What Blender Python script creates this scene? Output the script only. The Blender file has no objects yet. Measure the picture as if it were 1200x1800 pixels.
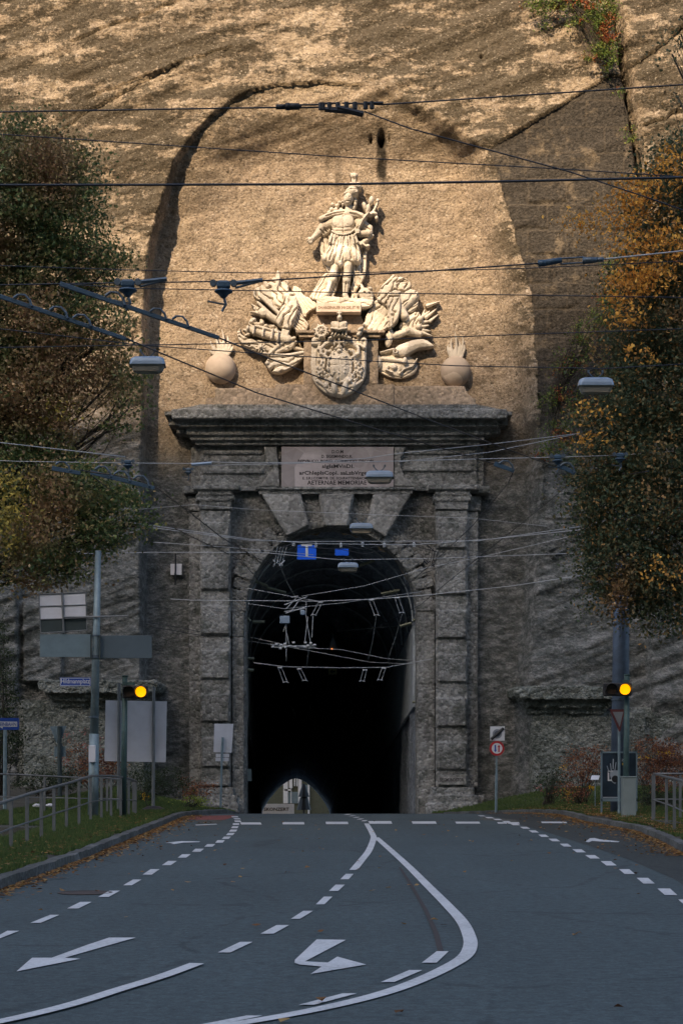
import bpy, math, random
import numpy as np
from mathutils import Vector, Matrix
R = math.radians
random.seed(7); rng = np.random.default_rng(7)
S = bpy.context.scene; COL = S.collection
F = 3225.0; EYE = 1.6; HZ = 1335.0          # focal length in photo pixels, eye height, horizon row

# ------------------------------------------------------------------ camera, sky, sun, exposure
cam_d = bpy.data.cameras.new('camera'); cam = bpy.data.objects.new('camera', cam_d); COL.objects.link(cam)
cam.location = (0, 0, EYE); cam.rotation_euler = (R(90), 0, 0)
cam_d.sensor_fit = 'VERTICAL'; cam_d.sensor_height = 36; cam_d.lens = F / 1800 * 36
cam_d.shift_y = (HZ - 900) / 1800; cam_d.clip_start = 0.5; cam_d.clip_end = 2000
S.camera = cam
SUN = Vector((0.40, 1.0, -0.70)).normalized()           # direction the light travels
EL = math.asin(-SUN.z)
w = bpy.data.worlds.new('World'); S.world = w; w.use_nodes = True
nt = w.node_tree; sky = nt.nodes.new('ShaderNodeTexSky'); sky.sky_type = 'NISHITA'; sky.sun_disc = False
sky.sun_elevation = EL; sky.sun_rotation = math.atan2(-SUN.x, -SUN.y)
sky.air_density = 1.0; sky.dust_density = 2.5; sky.ozone_density = 1.0
nt.links.new(sky.outputs[0], nt.nodes['Background'].inputs[0]); nt.nodes['Background'].inputs[1].default_value = 0.15
sd = bpy.data.lights.new('sun', 'SUN'); sd.energy = 4.1; sd.angle = R(0.5); sd.color = (1.0, 0.755, 0.495)
so = bpy.data.objects.new('sun', sd); COL.objects.link(so); so.rotation_euler = SUN.to_track_quat('-Z', 'Y').to_euler()
so.location = (-40, -60, 80)
S.view_settings.view_transform = 'Standard'; S.view_settings.look = 'None'; S.view_settings.gamma = 1
S.view_settings.exposure = 0.98

# ------------------------------------------------------------------ helpers
def P(px, py, Y): return Vector(((px - 600) / F * Y, Y, EYE - (py - HZ) / F * Y))
def zr(Y):                                               # height of the road: flat, a crest, then down into the hillside
    if Y < 50: return 0.0
    if Y < 60: return -0.0018 * (Y - 50) ** 2
    if Y < 75: return -0.18 - 0.036 * (Y - 60)
    return -0.72 - 0.088 * (Y - 75)
def G(px, py, up=0.0):                                   # a spot on the road
    Y = F * (EYE - up) / max(py - HZ, 1)
    for _ in range(30):
        if Y > 49: Y = Y + 0.5 * (F * (EYE - up - zr(Y)) / (py - HZ) - Y)
    return Vector(((px - 600) / F * Y, Y, zr(Y) + up))
class MB:
    def __init__(s): s.v = []; s.f = []
    def add(s, vs, fs):
        n = len(s.v); s.v += [tuple(q) for q in vs]; s.f += [tuple(n + i for i in f) for f in fs]
    def box(s, x0, x1, y0, y1, z0, z1):
        s.add([(x, y, z) for z in (z0, z1) for y in (y0, y1) for x in (x0, x1)],
              [(0, 2, 3, 1), (4, 5, 7, 6), (0, 1, 5, 4), (2, 6, 7, 3), (0, 4, 6, 2), (1, 3, 7, 5)]); return s
    def pbox(s, a, b, t, d, y0, y1, Y=75.0):             # pixel rectangle measured at distance Y
        p = P(a, d, Y); q = P(b, t, Y); return s.box(p.x, q.x, y0, y1, p.z, q.z)
    def prism(s, poly, y0, y1, Y=75.0):
        pts = [P(a, b, Y) for a, b in poly]; n = len(pts)
        ar = sum(pts[i].x * pts[(i + 1) % n].z - pts[(i + 1) % n].x * pts[i].z for i in range(n))
        if ar < 0: pts = pts[::-1]
        s.add([(p.x, y0, p.z) for p in pts] + [(p.x, y1, p.z) for p in pts],
              [tuple(range(n)), tuple(range(2 * n - 1, n - 1, -1))] + [(i, i + n, (i + 1) % n + n, (i + 1) % n) for i in range(n)]); return s
    def tube(s, pts, r, n=6, r2=None, caps=True):
        pts = [Vector(p) for p in pts]; m = len(pts); vs = []
        for i, p in enumerate(pts):
            t = (pts[min(i + 1, m - 1)] - pts[max(i - 1, 0)]).normalized()
            a = t.cross(Vector((0, 0, 1)) if abs(t.z) < .9 else Vector((0, 1, 0))).normalized(); b = t.cross(a)
            rr = r if r2 is None else r + (r2 - r) * i / (m - 1)
            vs += [p + (a * math.cos(k * 2 * math.pi / n) + b * math.sin(k * 2 * math.pi / n)) * rr for k in range(n)]
        fs = [(i * n + k, i * n + (k + 1) % n, (i + 1) * n + (k + 1) % n, (i + 1) * n + k) for i in range(m - 1) for k in range(n)]
        if caps: fs += [tuple(range(n))[::-1], tuple(range((m - 1) * n, m * n))]
        s.add(vs, fs); return s
    def lathe(s, c, prof, n=20, sx=1, sy=1):             # prof: (radius, z)
        c = Vector(c); vs = []; m = len(prof)
        for r, z in prof: vs += [(c.x + r * sx * math.cos(k * 2 * math.pi / n), c.y + r * sy * math.sin(k * 2 * math.pi / n), c.z + z) for k in range(n)]
        fs = [(i * n + k, i * n + (k + 1) % n, (i + 1) * n + (k + 1) % n, (i + 1) * n + k) for i in range(m - 1) for k in range(n)]
        fs += [tuple(range(n))[::-1], tuple(range((m - 1) * n, m * n))]
        s.add(vs, fs); return s
    def rrect(s, c, secs, n=6):                          # stacked rounded rectangles: (half x, half y, corner, z)
        c = Vector(c); vs = []; N = 4 * n
        for hx, hy, cr, z in secs:
            for q, (sx, sy) in enumerate(((1, 1), (-1, 1), (-1, -1), (1, -1))):
                for k in range(n):
                    a = math.pi / 2 * (q + k / (n - 1))
                    vs.append((c.x + sx * (hx - cr) + cr * math.cos(a), c.y + sy * (hy - cr) + cr * math.sin(a), c.z + z))
        fs = [(i * N + k, i * N + (k + 1) % N, (i + 1) * N + (k + 1) % N, (i + 1) * N + k) for i in range(len(secs) - 1) for k in range(N)]
        fs += [tuple(range(N))[::-1], tuple(range((len(secs) - 1) * N, len(secs) * N))]
        s.add(vs, fs); return s
    def sph(s, c, r, n=14, m=9, sc=(1, 1, 1)):
        prof = [(r * math.sin(math.pi * i / m), -r * math.cos(math.pi * i / m) * sc[2]) for i in range(m + 1)]
        prof[0] = (r * .02, prof[0][1]); prof[-1] = (r * .02, prof[-1][1]); return s.lathe(c, prof, n, sc[0], sc[1])
    def disc(s, c, r, y0, y1, n=28):
        a = [(c[0] + r * math.cos(k * 2 * math.pi / n), c[2] + r * math.sin(k * 2 * math.pi / n)) for k in range(n)]
        s.add([(x, y0, z) for x, z in a] + [(x, y1, z) for x, z in a],
              [tuple(range(n)), tuple(range(2 * n - 1, n - 1, -1))] + [(i, i + n, (i + 1) % n + n, (i + 1) % n) for i in range(n)]); return s
    def build(s, name, mat, parent=None, bevel=0, smooth=False, rough=None):
        me = bpy.data.meshes.new(name); me.from_pydata(s.v, [], s.f); me.materials.append(mat)
        return link(name, me, parent, bevel, smooth, rough)
def link(name, me, parent=None, bevel=0, smooth=False, rough=None):
    me.update()
    if smooth: me.polygons.foreach_set('use_smooth', [True] * len(me.polygons))
    o = bpy.data.objects.new(name, me); COL.objects.link(o)
    if parent: o.parent = parent; o.matrix_parent_inverse = Matrix.Translation(-Vector(parent.location))
    if bevel: m = o.modifiers.new('bevel', 'BEVEL'); m.width = bevel; m.segments = 2; m.limit_method = 'ANGLE'; m.angle_limit = R(40)
    if rough:                                            # eroded stone: voxel remesh, then displace
        vox, amp, size = rough
        m = o.modifiers.new('remesh', 'REMESH'); m.mode = 'VOXEL'; m.voxel_size = vox; m.use_smooth_shade = False
        for k, (a, sz) in enumerate(((amp, size), (amp * .7, size * .28))):
            tx = bpy.data.textures.get('erode%d_%g' % (k, sz)) or bpy.data.textures.new('erode%d_%g' % (k, sz), 'CLOUDS')
            tx.noise_scale = sz; tx.noise_depth = 3
            d = o.modifiers.new('erode', 'DISPLACE'); d.texture = tx; d.texture_coords = 'GLOBAL'; d.strength = a; d.mid_level = .5
    return o
def root(name, loc, label, cat, group=None):
    o = bpy.data.objects.new(name, None); COL.objects.link(o); o.location = loc; o.empty_display_size = .3
    return T(o, label, cat, group)
def T(o, label, cat, group=None):
    o['label'] = label; o['category'] = cat
    if group: o['group'] = group
    return o
def SK(o, kind='structure'): o['kind'] = kind; return o
def copy_tree(o, loc, label):
    c = o.copy(); COL.objects.link(c); c.location = loc; c['label'] = label
    for ch in list(o.children):
        d = ch.copy(); COL.objects.link(d); d.parent = c; d.matrix_parent_inverse = ch.matrix_parent_inverse.copy()
    return c
def text(name, s, px, py, h, Y, mat, parent, width=None, y=None, align='CENTER', ref=None, ext=.004, bold=.02):
    """a line of raised lettering; (px,py) centre, h letter height in photo px, width in px"""
    ref = ref or Y
    cu = bpy.data.curves.new(name, 'FONT'); cu.body = s; cu.size = 1; cu.align_x = align; cu.extrude = 0.5; cu.resolution_u = 2; cu.offset = bold
    o = bpy.data.objects.new(name, cu); COL.objects.link(o)
    dg = bpy.context.evaluated_depsgraph_get(); me = bpy.data.meshes.new_from_object(o.evaluated_get(dg)); bpy.data.objects.remove(o)
    n = len(me.vertices); co = np.zeros(n * 3); me.vertices.foreach_get('co', co); co = co.reshape(-1, 3)
    k = ref / F; lo = co.min(0); hi = co.max(0)
    sy = h * k / (hi[1] - lo[1]); sx = width * k / (hi[0] - lo[0]) if width else sy
    c = P(px, py, ref); out = np.empty_like(co)
    out[:, 0] = c.x + (co[:, 0] - (lo[0] + hi[0]) / 2) * sx; out[:, 2] = c.z + (co[:, 1] - (lo[1] + hi[1]) / 2) * sy
    out[:, 1] = (y if y is not None else Y) - co[:, 2] * 2 * ext
    me.vertices.foreach_set('co', out.ravel()); me.materials.clear(); me.materials.append(mat); me.name = name
    return link(name, me, parent)
# numpy gradient noise
_pm = rng.permutation(512); _gr = rng.uniform(0, 2 * np.pi, 512)
def pn(x, y):
    xi = np.floor(x).astype(int); yi = np.floor(y).astype(int); xf = x - xi; yf = y - yi
    u = xf ** 3 * (xf * (xf * 6 - 15) + 10); v = yf ** 3 * (yf * (yf * 6 - 15) + 10)
    def g(a, b, dx, dy):
        h = _gr[_pm[(_pm[a & 511] + b) & 511]]; return np.cos(h) * dx + np.sin(h) * dy
    n0 = g(xi, yi, xf, yf) * (1 - u) + g(xi + 1, yi, xf - 1, yf) * u
    n1 = g(xi, yi + 1, xf, yf - 1) * (1 - u) + g(xi + 1, yi + 1, xf - 1, yf - 1) * u
    return (n0 * (1 - v) + n1 * v) * 1.4
def fbm(x, y, o=4, g=.5):
    t = 0; a = 1
    for i in range(o): t = t + a * pn(x * 2 ** i + 17 * i, y * 2 ** i + 31 * i); a *= g
    return t
def sst(t): t = np.clip(t, 0, 1); return t * t * (3 - 2 * t)

# ------------------------------------------------------------------ materials
def newmat(name):
    m = bpy.data.materials.new(name); m.use_nodes = True; n = m.node_tree; b = n.nodes['Principled BSDF']; return m, n, b
def N(n, typ, **kw):
    o = n.nodes.new(typ)
    for k, v in kw.items():
        if k.startswith('i_'):
            key = k[2:]; key = int(key) if key.isdigit() else key; o.inputs[key].default_value = v
        else: setattr(o, k, v)
    return o
def ramp(n, fac, stops):
    r = n.nodes.new('ShaderNodeValToRGB'); n.links.new(fac, r.inputs[0]); e = r.color_ramp.elements
    while len(e) < len(stops): e.new(.5)
    for q, (p, c) in zip(e, stops):
        q.position = p; q.color = (c[0], c[1], c[2], 1) if hasattr(c, '__len__') else (c, c, c, 1)
    return r.outputs[0]
def mixc(n, fac, a, b, mode='MIX'):
    m = n.nodes.new('ShaderNodeMix'); m.data_type = 'RGBA'; m.blend_type = mode
    for s, v in ((m.inputs[0], fac), (m.inputs[6], a), (m.inputs[7], b)):
        if hasattr(v, 'is_output') or isinstance(v, bpy.types.NodeSocket): n.links.new(v, s)
        elif hasattr(v, '__len__'): s.default_value = (v[0], v[1], v[2], 1)
        else: s.default_value = v
    return m.outputs[2]
def math_(n, op, a, b=0.0):
    m = n.nodes.new('ShaderNodeMath'); m.operation = op
    for s, v in ((m.inputs[0], a), (m.inputs[1], b)):
        if isinstance(v, bpy.types.NodeSocket): n.links.new(v, s)
        else: s.default_value = v
    return m.outputs[0]
def noise(n, vec, sc, det=4, rough=.6, out=0):
    t = N(n, 'ShaderNodeTexNoise'); t.inputs['Scale'].default_value = sc; t.inputs['Detail'].default_value = det; t.inputs['Roughness'].default_value = rough
    n.links.new(vec, t.inputs['Vector']); return t.outputs[out]
def vor(n, vec, sc, feat='F1', out='Distance'):
    t = N(n, 'ShaderNodeTexVoronoi', feature=feat); t.inputs['Scale'].default_value = sc; n.links.new(vec, t.inputs['Vector']); return t.outputs[out]
def obj_vec(n, rot=(0, 0, 0), sc=(1, 1, 1)):
    c = N(n, 'ShaderNodeTexCoord'); m = N(n, 'ShaderNodeMapping'); m.inputs['Rotation'].default_value = rot; m.inputs['Scale'].default_value = sc
    n.links.new(c.outputs['Object'], m.inputs[0]); return m.outputs[0]
def bump(n, b, h, st, dist):
    u = N(n, 'ShaderNodeBump'); u.inputs['Strength'].default_value = st; u.inputs['Distance'].default_value = dist
    n.links.new(h, u.inputs['Height']); n.links.new(u.outputs[0], b.inputs['Normal'])
def stone(name, light, mid, dark, moss=(0.05, .055, .035), mossamt=.5, peb=9.0, bst=.6, bd=.05, pebcol=.35):
    m, n, b = newmat(name); v = obj_vec(n)
    big = noise(n, v, .45, 5, .62); c = ramp(n, big, [(.3, dark), (.5, mid), (.72, light)])
    cl = vor(n, v, .8, out='Color'); sc0 = N(n, 'ShaderNodeSeparateColor'); n.links.new(cl, sc0.inputs[0]); c = mixc(n, 1.0, c, ramp(n, sc0.outputs[0], [(0, .68), (1, 1.3)]), 'MULTIPLY')
    v2 = obj_vec(n, (0, R(-20), 0), (.35, 1, 2.4)); st = noise(n, v2, .8, 6, .7)
    c = mixc(n, ramp(n, st, [(.45, 0), (.7, .7)]), c, dark)
    pc = vor(n, v, peb, out='Color'); pd = vor(n, v, peb)
    sep = N(n, 'ShaderNodeSeparateColor'); n.links.new(pc, sep.inputs[0])
    c = mixc(n, pebcol, c, ramp(n, sep.outputs[0], [(0, [q * .45 for q in dark]), (.45, mid), (.8, light), (1, [min(q * 1.55, .8) for q in light])]), 'MIX')
    mo = noise(n, v, 1.3, 6, .7); c = mixc(n, ramp(n, mo, [(.5, 0), (.68, mossamt)]), c, moss)
    n.links.new(c, b.inputs['Base Color']); b.inputs['Roughness'].default_value = .95; b.inputs['Specular IOR Level'].default_value = .2
    f = noise(n, v, 14, 6, .75)
    h = math_(n, 'ADD', math_(n, 'MULTIPLY', f, 1.0), math_(n, 'MULTIPLY', pd, -.9)); bump(n, b, h, bst, bd); return m
def plain(name, c, rough=.6, metal=0, var=.15, sc=3.0, bd=0):
    m, n, b = newmat(name); v = obj_vec(n); f = noise(n, v, sc, 5, .65)
    n.links.new(ramp(n, f, [(.3, [q * (1 - var) for q in c]), (.7, [min(q * (1 + var), 1) for q in c])]), b.inputs['Base Color'])
    b.inputs['Roughness'].default_value = rough; b.inputs['Metallic'].default_value = metal
    if bd: bump(n, b, noise(n, v, 25, 4, .7), .4, bd)
    return m
def emis(name, c, st):
    m, n, b = newmat(name); b.inputs['Base Color'].default_value = (*c, 1); b.inputs['Emission Color'].default_value = (*c, 1); b.inputs['Emission Strength'].default_value = st
    return m
LEAF_K = 3.0
def leafmat(name, stops, patch=None, psc=.6, prange=(.5, .6)):
    k_ = 1.0 if ('petal' in name or 'fallen' in name or 'blades' in name) else LEAF_K if ('tree' in name or name in ('yellow leaves', 'orange leaves')) else 1.5
    f_ = lambda L: [(p, tuple(q * k_ for q in c)) for p, c in L]; stops = f_(stops); patch = f_(patch) if patch else None
    m, n, b = newmat(name); g = N(n, 'ShaderNodeNewGeometry'); v = obj_vec(n)
    c = ramp(n, g.outputs['Random Per Island'], stops)
    if patch: c = mixc(n, ramp(n, noise(n, v, psc, 3, .6), [(prange[0], 0), (prange[1], 1)]), c, ramp(n, g.outputs['Random Per Island'], patch))
    n.links.new(c, b.inputs['Base Color']); b.inputs['Roughness'].default_value = .6
    b.inputs['Specular IOR Level'].default_value = .25
    tr = N(n, 'ShaderNodeBsdfTranslucent'); n.links.new(c, tr.inputs[0]); mx = N(n, 'ShaderNodeMixShader'); mx.inputs[0].default_value = .3
    n.links.new(b.outputs[0], mx.inputs[1]); n.links.new(tr.outputs[0], mx.inputs[2]); n.links.new(mx.outputs[0], n.nodes['Material Output'].inputs[0]); return m

def cliff_material():
    m, n, b = newmat('cliff rock'); v = obj_vec(n)
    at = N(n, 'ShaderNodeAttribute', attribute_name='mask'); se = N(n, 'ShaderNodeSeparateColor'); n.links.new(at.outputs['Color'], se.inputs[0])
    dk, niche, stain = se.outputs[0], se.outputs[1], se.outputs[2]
    big = noise(n, v, .35, 6, .65)
    c = ramp(n, big, [(.3, (.30, .235, .165)), (.5, (.44, .345, .24)), (.7, (.56, .45, .32))])
    vb = obj_vec(n, (0, R(-20), 0), (.5, 1, 2.6))        # lichen runs along the tilted beds
    li = noise(n, vb, .42, 8, .72); li2 = noise(n, v, 2.2, 6, .8)
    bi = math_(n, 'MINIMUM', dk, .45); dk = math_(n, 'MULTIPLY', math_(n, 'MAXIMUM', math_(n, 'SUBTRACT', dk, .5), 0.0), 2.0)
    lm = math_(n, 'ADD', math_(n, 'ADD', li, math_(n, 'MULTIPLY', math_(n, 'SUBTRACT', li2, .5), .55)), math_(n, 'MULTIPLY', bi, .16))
    lich = ramp(n, lm, [(.47, 0), (.53, 1)])
    nf = math_(n, 'SUBTRACT', 1.0, math_(n, 'MULTIPLY', niche, .8))
    c = mixc(n, math_(n, 'MULTIPLY', niche, ramp(n, noise(n, v, .5, 5, .6), [(.35, .2), (.7, .8)])), c, (.46, .36, .27))
    # pebbles of the conglomerate
    pc = vor(n, v, 9.5, out='Color'); s2 = N(n, 'ShaderNodeSeparateColor'); n.links.new(pc, s2.inputs[0]); pd = vor(n, v, 9.5)
    c = mixc(n, ramp(n, s2.outputs[0], [(.0, .6), (.2, .1), (.88, .1), (1, .85)]), c, ramp(n, s2.outputs[1], [(0, (.72, .62, .50)), (.5, (.52, .41, .32)), (1, (.10, .08, .055))]))
    c = mixc(n, math_(n, 'MULTIPLY', lich, math_(n, 'MULTIPLY', nf, .86)), c, (.070, .060, .042))
    gr = noise(n, v, 11, 6, .85); c = mixc(n, 1.0, c, ramp(n, gr, [(.38, .22), (.46, .85), (.56, 1.0), (.68, 1.0)]), 'MULTIPLY')
    pf2 = noise(n, v, 7.5, 6, .9); c = mixc(n, ramp(n, pf2, [(.56, 0), (.66, .6)]), c, (.66, .56, .44))
    pt = vor(n, v, 4.2); c = mixc(n, ramp(n, pt, [(.07, .75), (.14, 0)]), c, (.075, .055, .038)); pw = vor(n, obj_vec(n, (0, 0, 0), (1.0, 1.0, 1.35)), 5.3); c = mixc(n, math_(n, 'MULTIPLY', ramp(n, pw, [(.13, .6), (.2, 0)]), ramp(n, noise(n, v, .8, 3, .6), [(.42, 0), (.6, 1)])), c, (.60, .52, .42))
    pf3 = noise(n, v, 1.7, 7, .8); c = mixc(n, ramp(n, pf3, [(.52, 0), (.62, .55)]), c, (.115, .09, .062))
    # masonry buttress: dark grey stone with pale mortar smears
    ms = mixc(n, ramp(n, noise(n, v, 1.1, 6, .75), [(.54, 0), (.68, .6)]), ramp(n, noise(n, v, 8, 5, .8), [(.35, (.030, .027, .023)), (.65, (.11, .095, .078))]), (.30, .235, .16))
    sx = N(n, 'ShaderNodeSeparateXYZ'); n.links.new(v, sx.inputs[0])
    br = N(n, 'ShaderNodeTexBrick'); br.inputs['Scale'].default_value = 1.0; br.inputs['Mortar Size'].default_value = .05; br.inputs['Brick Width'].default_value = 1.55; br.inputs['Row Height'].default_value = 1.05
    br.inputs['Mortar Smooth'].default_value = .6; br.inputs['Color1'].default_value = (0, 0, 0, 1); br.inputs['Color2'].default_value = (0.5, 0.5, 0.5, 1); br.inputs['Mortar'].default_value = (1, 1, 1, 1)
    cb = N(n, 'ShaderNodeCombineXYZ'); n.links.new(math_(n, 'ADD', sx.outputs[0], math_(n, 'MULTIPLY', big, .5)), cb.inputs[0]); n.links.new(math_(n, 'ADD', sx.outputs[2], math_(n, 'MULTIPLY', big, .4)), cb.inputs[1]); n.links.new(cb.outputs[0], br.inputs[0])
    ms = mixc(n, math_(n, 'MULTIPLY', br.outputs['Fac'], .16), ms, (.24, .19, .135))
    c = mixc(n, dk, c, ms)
    c = mixc(n, math_(n, 'MULTIPLY', stain, .93), c, (.022, .02, .016))
    # grey-green shade tone put into the lower rock's colour, with some moss
    gz = math_(n, 'SUBTRACT', 1.0, math_(n, 'DIVIDE', sx.outputs[2], 16.0))
    gm = math_(n, 'MULTIPLY', ramp(n, gz, [(0.0, 0), (.22, 1)]), ramp(n, noise(n, v, .9, 7, .75), [(.33, .88), (.5, 1)]))
    c = mixc(n, gm, c, ramp(n, noise(n, obj_vec(n, (0, R(-20), 0), (.75, 1, 1.5)), 2.2, 9, .86), [(.33, (.05, .056, .05)), (.49, (.15, .155, .145)), (.62, (.38, .37, .35))]))
    n.links.new(c, b.inputs['Base Color']); b.inputs['Roughness'].default_value = .95; b.inputs['Specular IOR Level'].default_value = .15
    f = noise(n, v, 6, 8, .8)
    bd = noise(n, vb, 2.5, 6, .75)
    h = math_(n, 'ADD', math_(n, 'ADD', math_(n, 'MULTIPLY', f, 1.1), math_(n, 'MULTIPLY', bd, .45)), math_(n, 'MULTIPLY', pd, -.35))
    bump(n, b, h, .9, .15); return m
def asphalt(name, base, spk=.05):
    m, n, b = newmat(name); v = obj_vec(n)
    big = noise(n, v, .25, 5, .6); fine = noise(n, v, 34, 5, .9)
    c = ramp(n, big, [(.3, [q * .85 for q in base]), (.7, [q * 1.15 for q in base])])
    vt = obj_vec(n, (0, 0, 0), (1.2, .06, 1)); tr = noise(n, vt, 1.0, 3, .5)
    c = mixc(n, ramp(n, tr, [(.4, 0), (.7, .35)]), c, [q * 1.35 for q in base])
    c = mixc(n, ramp(n, fine, [(.38, .7), (.48, 0)]), c, [q * .45 for q in base])
    c = mixc(n, ramp(n, fine, [(.56, 0), (.66, .8)]), c, [q * 2.2 for q in base])
    md = noise(n, v, 9, 5, .9); c = mixc(n, 1.0, c, ramp(n, md, [(.36, .62), (.5, 1.0), (.64, 1.45)]), 'MULTIPLY')
    cr = vor(n, obj_vec(n, (0, 0, .4), (.28, .2, 1)), 1.0, 'DISTANCE_TO_EDGE'); wob = noise(n, v, 2.5, 5, .7)
    cf = math_(n, 'ADD', cr, math_(n, 'MULTIPLY', math_(n, 'SUBTRACT', wob, .5), .12))
    c = mixc(n, ramp(n, cf, [(.0, .5), (.006, 0)]), c, [q * .4 for q in base])
    n.links.new(c, b.inputs['Base Color']); b.inputs['Roughness'].default_value = .82; b.inputs['Specular IOR Level'].default_value = .35
    bump(n, b, fine, .5, .006); return m
def paint(name, c=(.62, .62, .62)):
    m, n, b = newmat(name); v = obj_vec(n); f = noise(n, v, 26, 5, .8); g = noise(n, v, 1.4, 4, .6)
    k = math_(n, 'ADD', f, math_(n, 'MULTIPLY', g, .5))
    n.links.new(ramp(n, k, [(.50, (.14, .15, .155)), (.62, [q * .72 for q in c]), (.85, c)]), b.inputs['Base Color']); b.inputs['Roughness'].default_value = .7
    return m
M_cliff = cliff_material()
M_pier = stone('pier rock', (.34, .34, .31), (.19, .20, .175), (.07, .08, .065), moss=(.03, .038, .026), mossamt=.7, peb=12, bst=.9, bd=.08)
M_port = stone('portal stone', (.38, .372, .35), (.235, .23, .215), (.105, .104, .094), moss=(.045, .054, .04), mossamt=.75, bst=.8, bd=.07)
M_port2 = stone('portal stone pale', (.42, .40, .37), (.28, .27, .25), (.15, .145, .13), mossamt=.35, bst=.6, bd=.04)
M_attic = stone('attic stone', (.42, .33, .25), (.30, .24, .185), (.17, .14, .11), mossamt=.3, bst=.6, bd=.05)
M_marble = stone('plaque marble', (.52, .46, .44), (.44, .38, .365), (.34, .29, .28), mossamt=.1, peb=2, bst=.1, bd=.01, pebcol=.15)
M_stat = stone('statue limestone', (.66, .605, .53), (.60, .545, .47), (.42, .37, .30), moss=(.22, .18, .13), mossamt=.35, peb=5, bst=.25, bd=.02, pebcol=.06)
M_ball = stone('ball limestone', (.58, .48, .39), (.52, .43, .35), (.42, .34, .28), moss=(.2, .18, .14), mossamt=.3, peb=3, bst=.15, bd=.01, pebcol=.05)
M_ink = plain('inscription', (.035, .03, .03), .8)
M_road = asphalt('road asphalt', (.055, .074, .078)); M_lane = asphalt('lane asphalt', (.036, .042, .040))
M_paint = paint('road paint'); M_red = plain('red surfacing', (.20, .055, .045), .9, var=.3)
M_kerb = stone('kerb stone', (.16, .16, .155), (.11, .11, .105), (.07, .07, .065), peb=20, bst=.4, bd=.01)
M_conc = stone('concrete', (.15, .15, .14), (.10, .10, .09), (.06, .062, .052), peb=20, bst=.4, bd=.01, mossamt=.6)
M_soil = plain('soil', (.05, .045, .032), .95, var=.5, sc=2, bd=.03)
M_tun = stone('tunnel lining', (.40, .44, .50), (.28, .31, .36), (.16, .18, .21), mossamt=.3, bst=.5, bd=.05)
M_tpan = plain('lining panel', (.40, .44, .47), .8, var=.3)
M_galv = plain('galvanised steel', (.21, .27, .29), .5, .35, .2, 6); M_green = plain('green paint steel', (.045, .085, .08), .55, .1, .3, 5)
M_rail = plain('railing steel', (.17, .175, .175), .5, .3, .2); M_dark = plain('black plastic', (.018, .018, .02), .5)
M_signb = plain('sign back', (.66, .65, .68), .55, .1, .1, 2); M_signd = plain('sign back blue grey', (.16, .22, .25), .5, .2, .15, 2); M_signdark = plain('sign back dark', (.03, .045, .045), .6)
M_white = plain('white enamel', (.62, .62, .62), .4, 0, .05); M_blue = plain('blue enamel', (.015, .06, .30), .4, 0, .08); M_redp = plain('red enamel', (.42, .02, .025), .4, 0, .08)
M_bluetun = plain('tunnel sign blue', (.01, .12, .75), .4, 0, .05); M_black = plain('black paint', (.012, .012, .014), .5); M_box = plain('grey cabinet', (.20, .235, .225), .6, 0, .08)
M_beam = plain('insulated beam', (.045, .085, .13), .45, .2, .15); M_wire = plain('wire', (.04, .045, .055), .45, .5, .1); M_wirel = plain('bright wire', (.42, .43, .44), .5, .2, .1)
M_fit = plain('fitting metal', (.10, .13, .16), .45, .5, .25, 12); M_porc = plain('insulator porcelain', (.40, .42, .43), .3, 0, .1)
M_lamph = plain('lamp housing', (.26, .33, .42), .4, .2, .08); M_amber = emis('amber lens', (1.0, .36, .0), .9)
M_glass, _n, _b = newmat('lamp diffuser'); _b.inputs['Base Color'].default_value = (.50, .46, .38, 1); _b.inputs['Roughness'].default_value = .15; _b.inputs['Transmission Weight'].default_value = .45
M_bark = stone('bark', (.09, .075, .06), (.06, .05, .04), (.03, .026, .02), peb=14, bst=.8, bd=.03)
M_grass = leafmat('grass blades', [(0, (.045, .085, .022)), (.6, (.085, .13, .035)), (1, (.15, .165, .05))])
M_fallen = leafmat('fallen leaves', [(0, (.10, .045, .02)), (.35, (.22, .10, .035)), (.7, (.33, .17, .05)), (1, (.42, .27, .10))])
M_leafL = leafmat('left tree leaves', [(0, (.020, .032, .014)), (.45, (.042, .060, .022)), (.78, (.075, .088, .03)), (.93, (.16, .11, .05)), (1, (.22, .16, .09))], [(0, (.08, .045, .025)), (.5, (.13, .08, .04)), (.8, (.10, .08, .03)), (1, (.20, .13, .075))], .35, (.5, .62))
M_leafY = leafmat('yellow leaves', [(0, (.05, .05, .015)), (.5, (.13, .095, .02)), (1, (.24, .18, .04))])
M_leafO = leafmat('orange leaves', [(0, (.12, .06, .02)), (.5, (.26, .125, .025)), (1, (.36, .20, .04))])
M_leafR = leafmat('right tree leaves', [(0, (.018, .030, .018)), (.5, (.032, .042, .022)), (.85, (.065, .055, .026)), (1, (.20, .11, .04))], [(0, (.045, .03, .018)), (.5, (.11, .062, .03)), (.85, (.17, .10, .04)), (1, (.23, .15, .07))], .45, (.55, .68))
M_ivy = leafmat('ivy leaves', [(0, (.03, .06, .015)), (.6, (.08, .12, .025)), (1, (.16, .16, .04))], [(0, (.14, .03, .015)), (1, (.25, .09, .03))], 1.2, (.56, .6))
M_shrubd = leafmat('dark shrub leaves', [(0, (.015, .026, .014)), (1, (.05, .065, .03))]); M_shruby = leafmat('lime shrub leaves', [(0, (.10, .14, .02)), (1, (.26, .28, .05))])
M_shrubr = leafmat('red shrub leaves', [(0, (.06, .025, .018)), (.6, (.16, .06, .035)), (1, (.30, .14, .05))]); M_flw = leafmat('flower petals', [(0, (.5, .25, .01)), (1, (.7, .42, .03))]); M_pink = leafmat('pink petals', [(0, (.30, .10, .09)), (1, (.42, .18, .15))])

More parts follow.
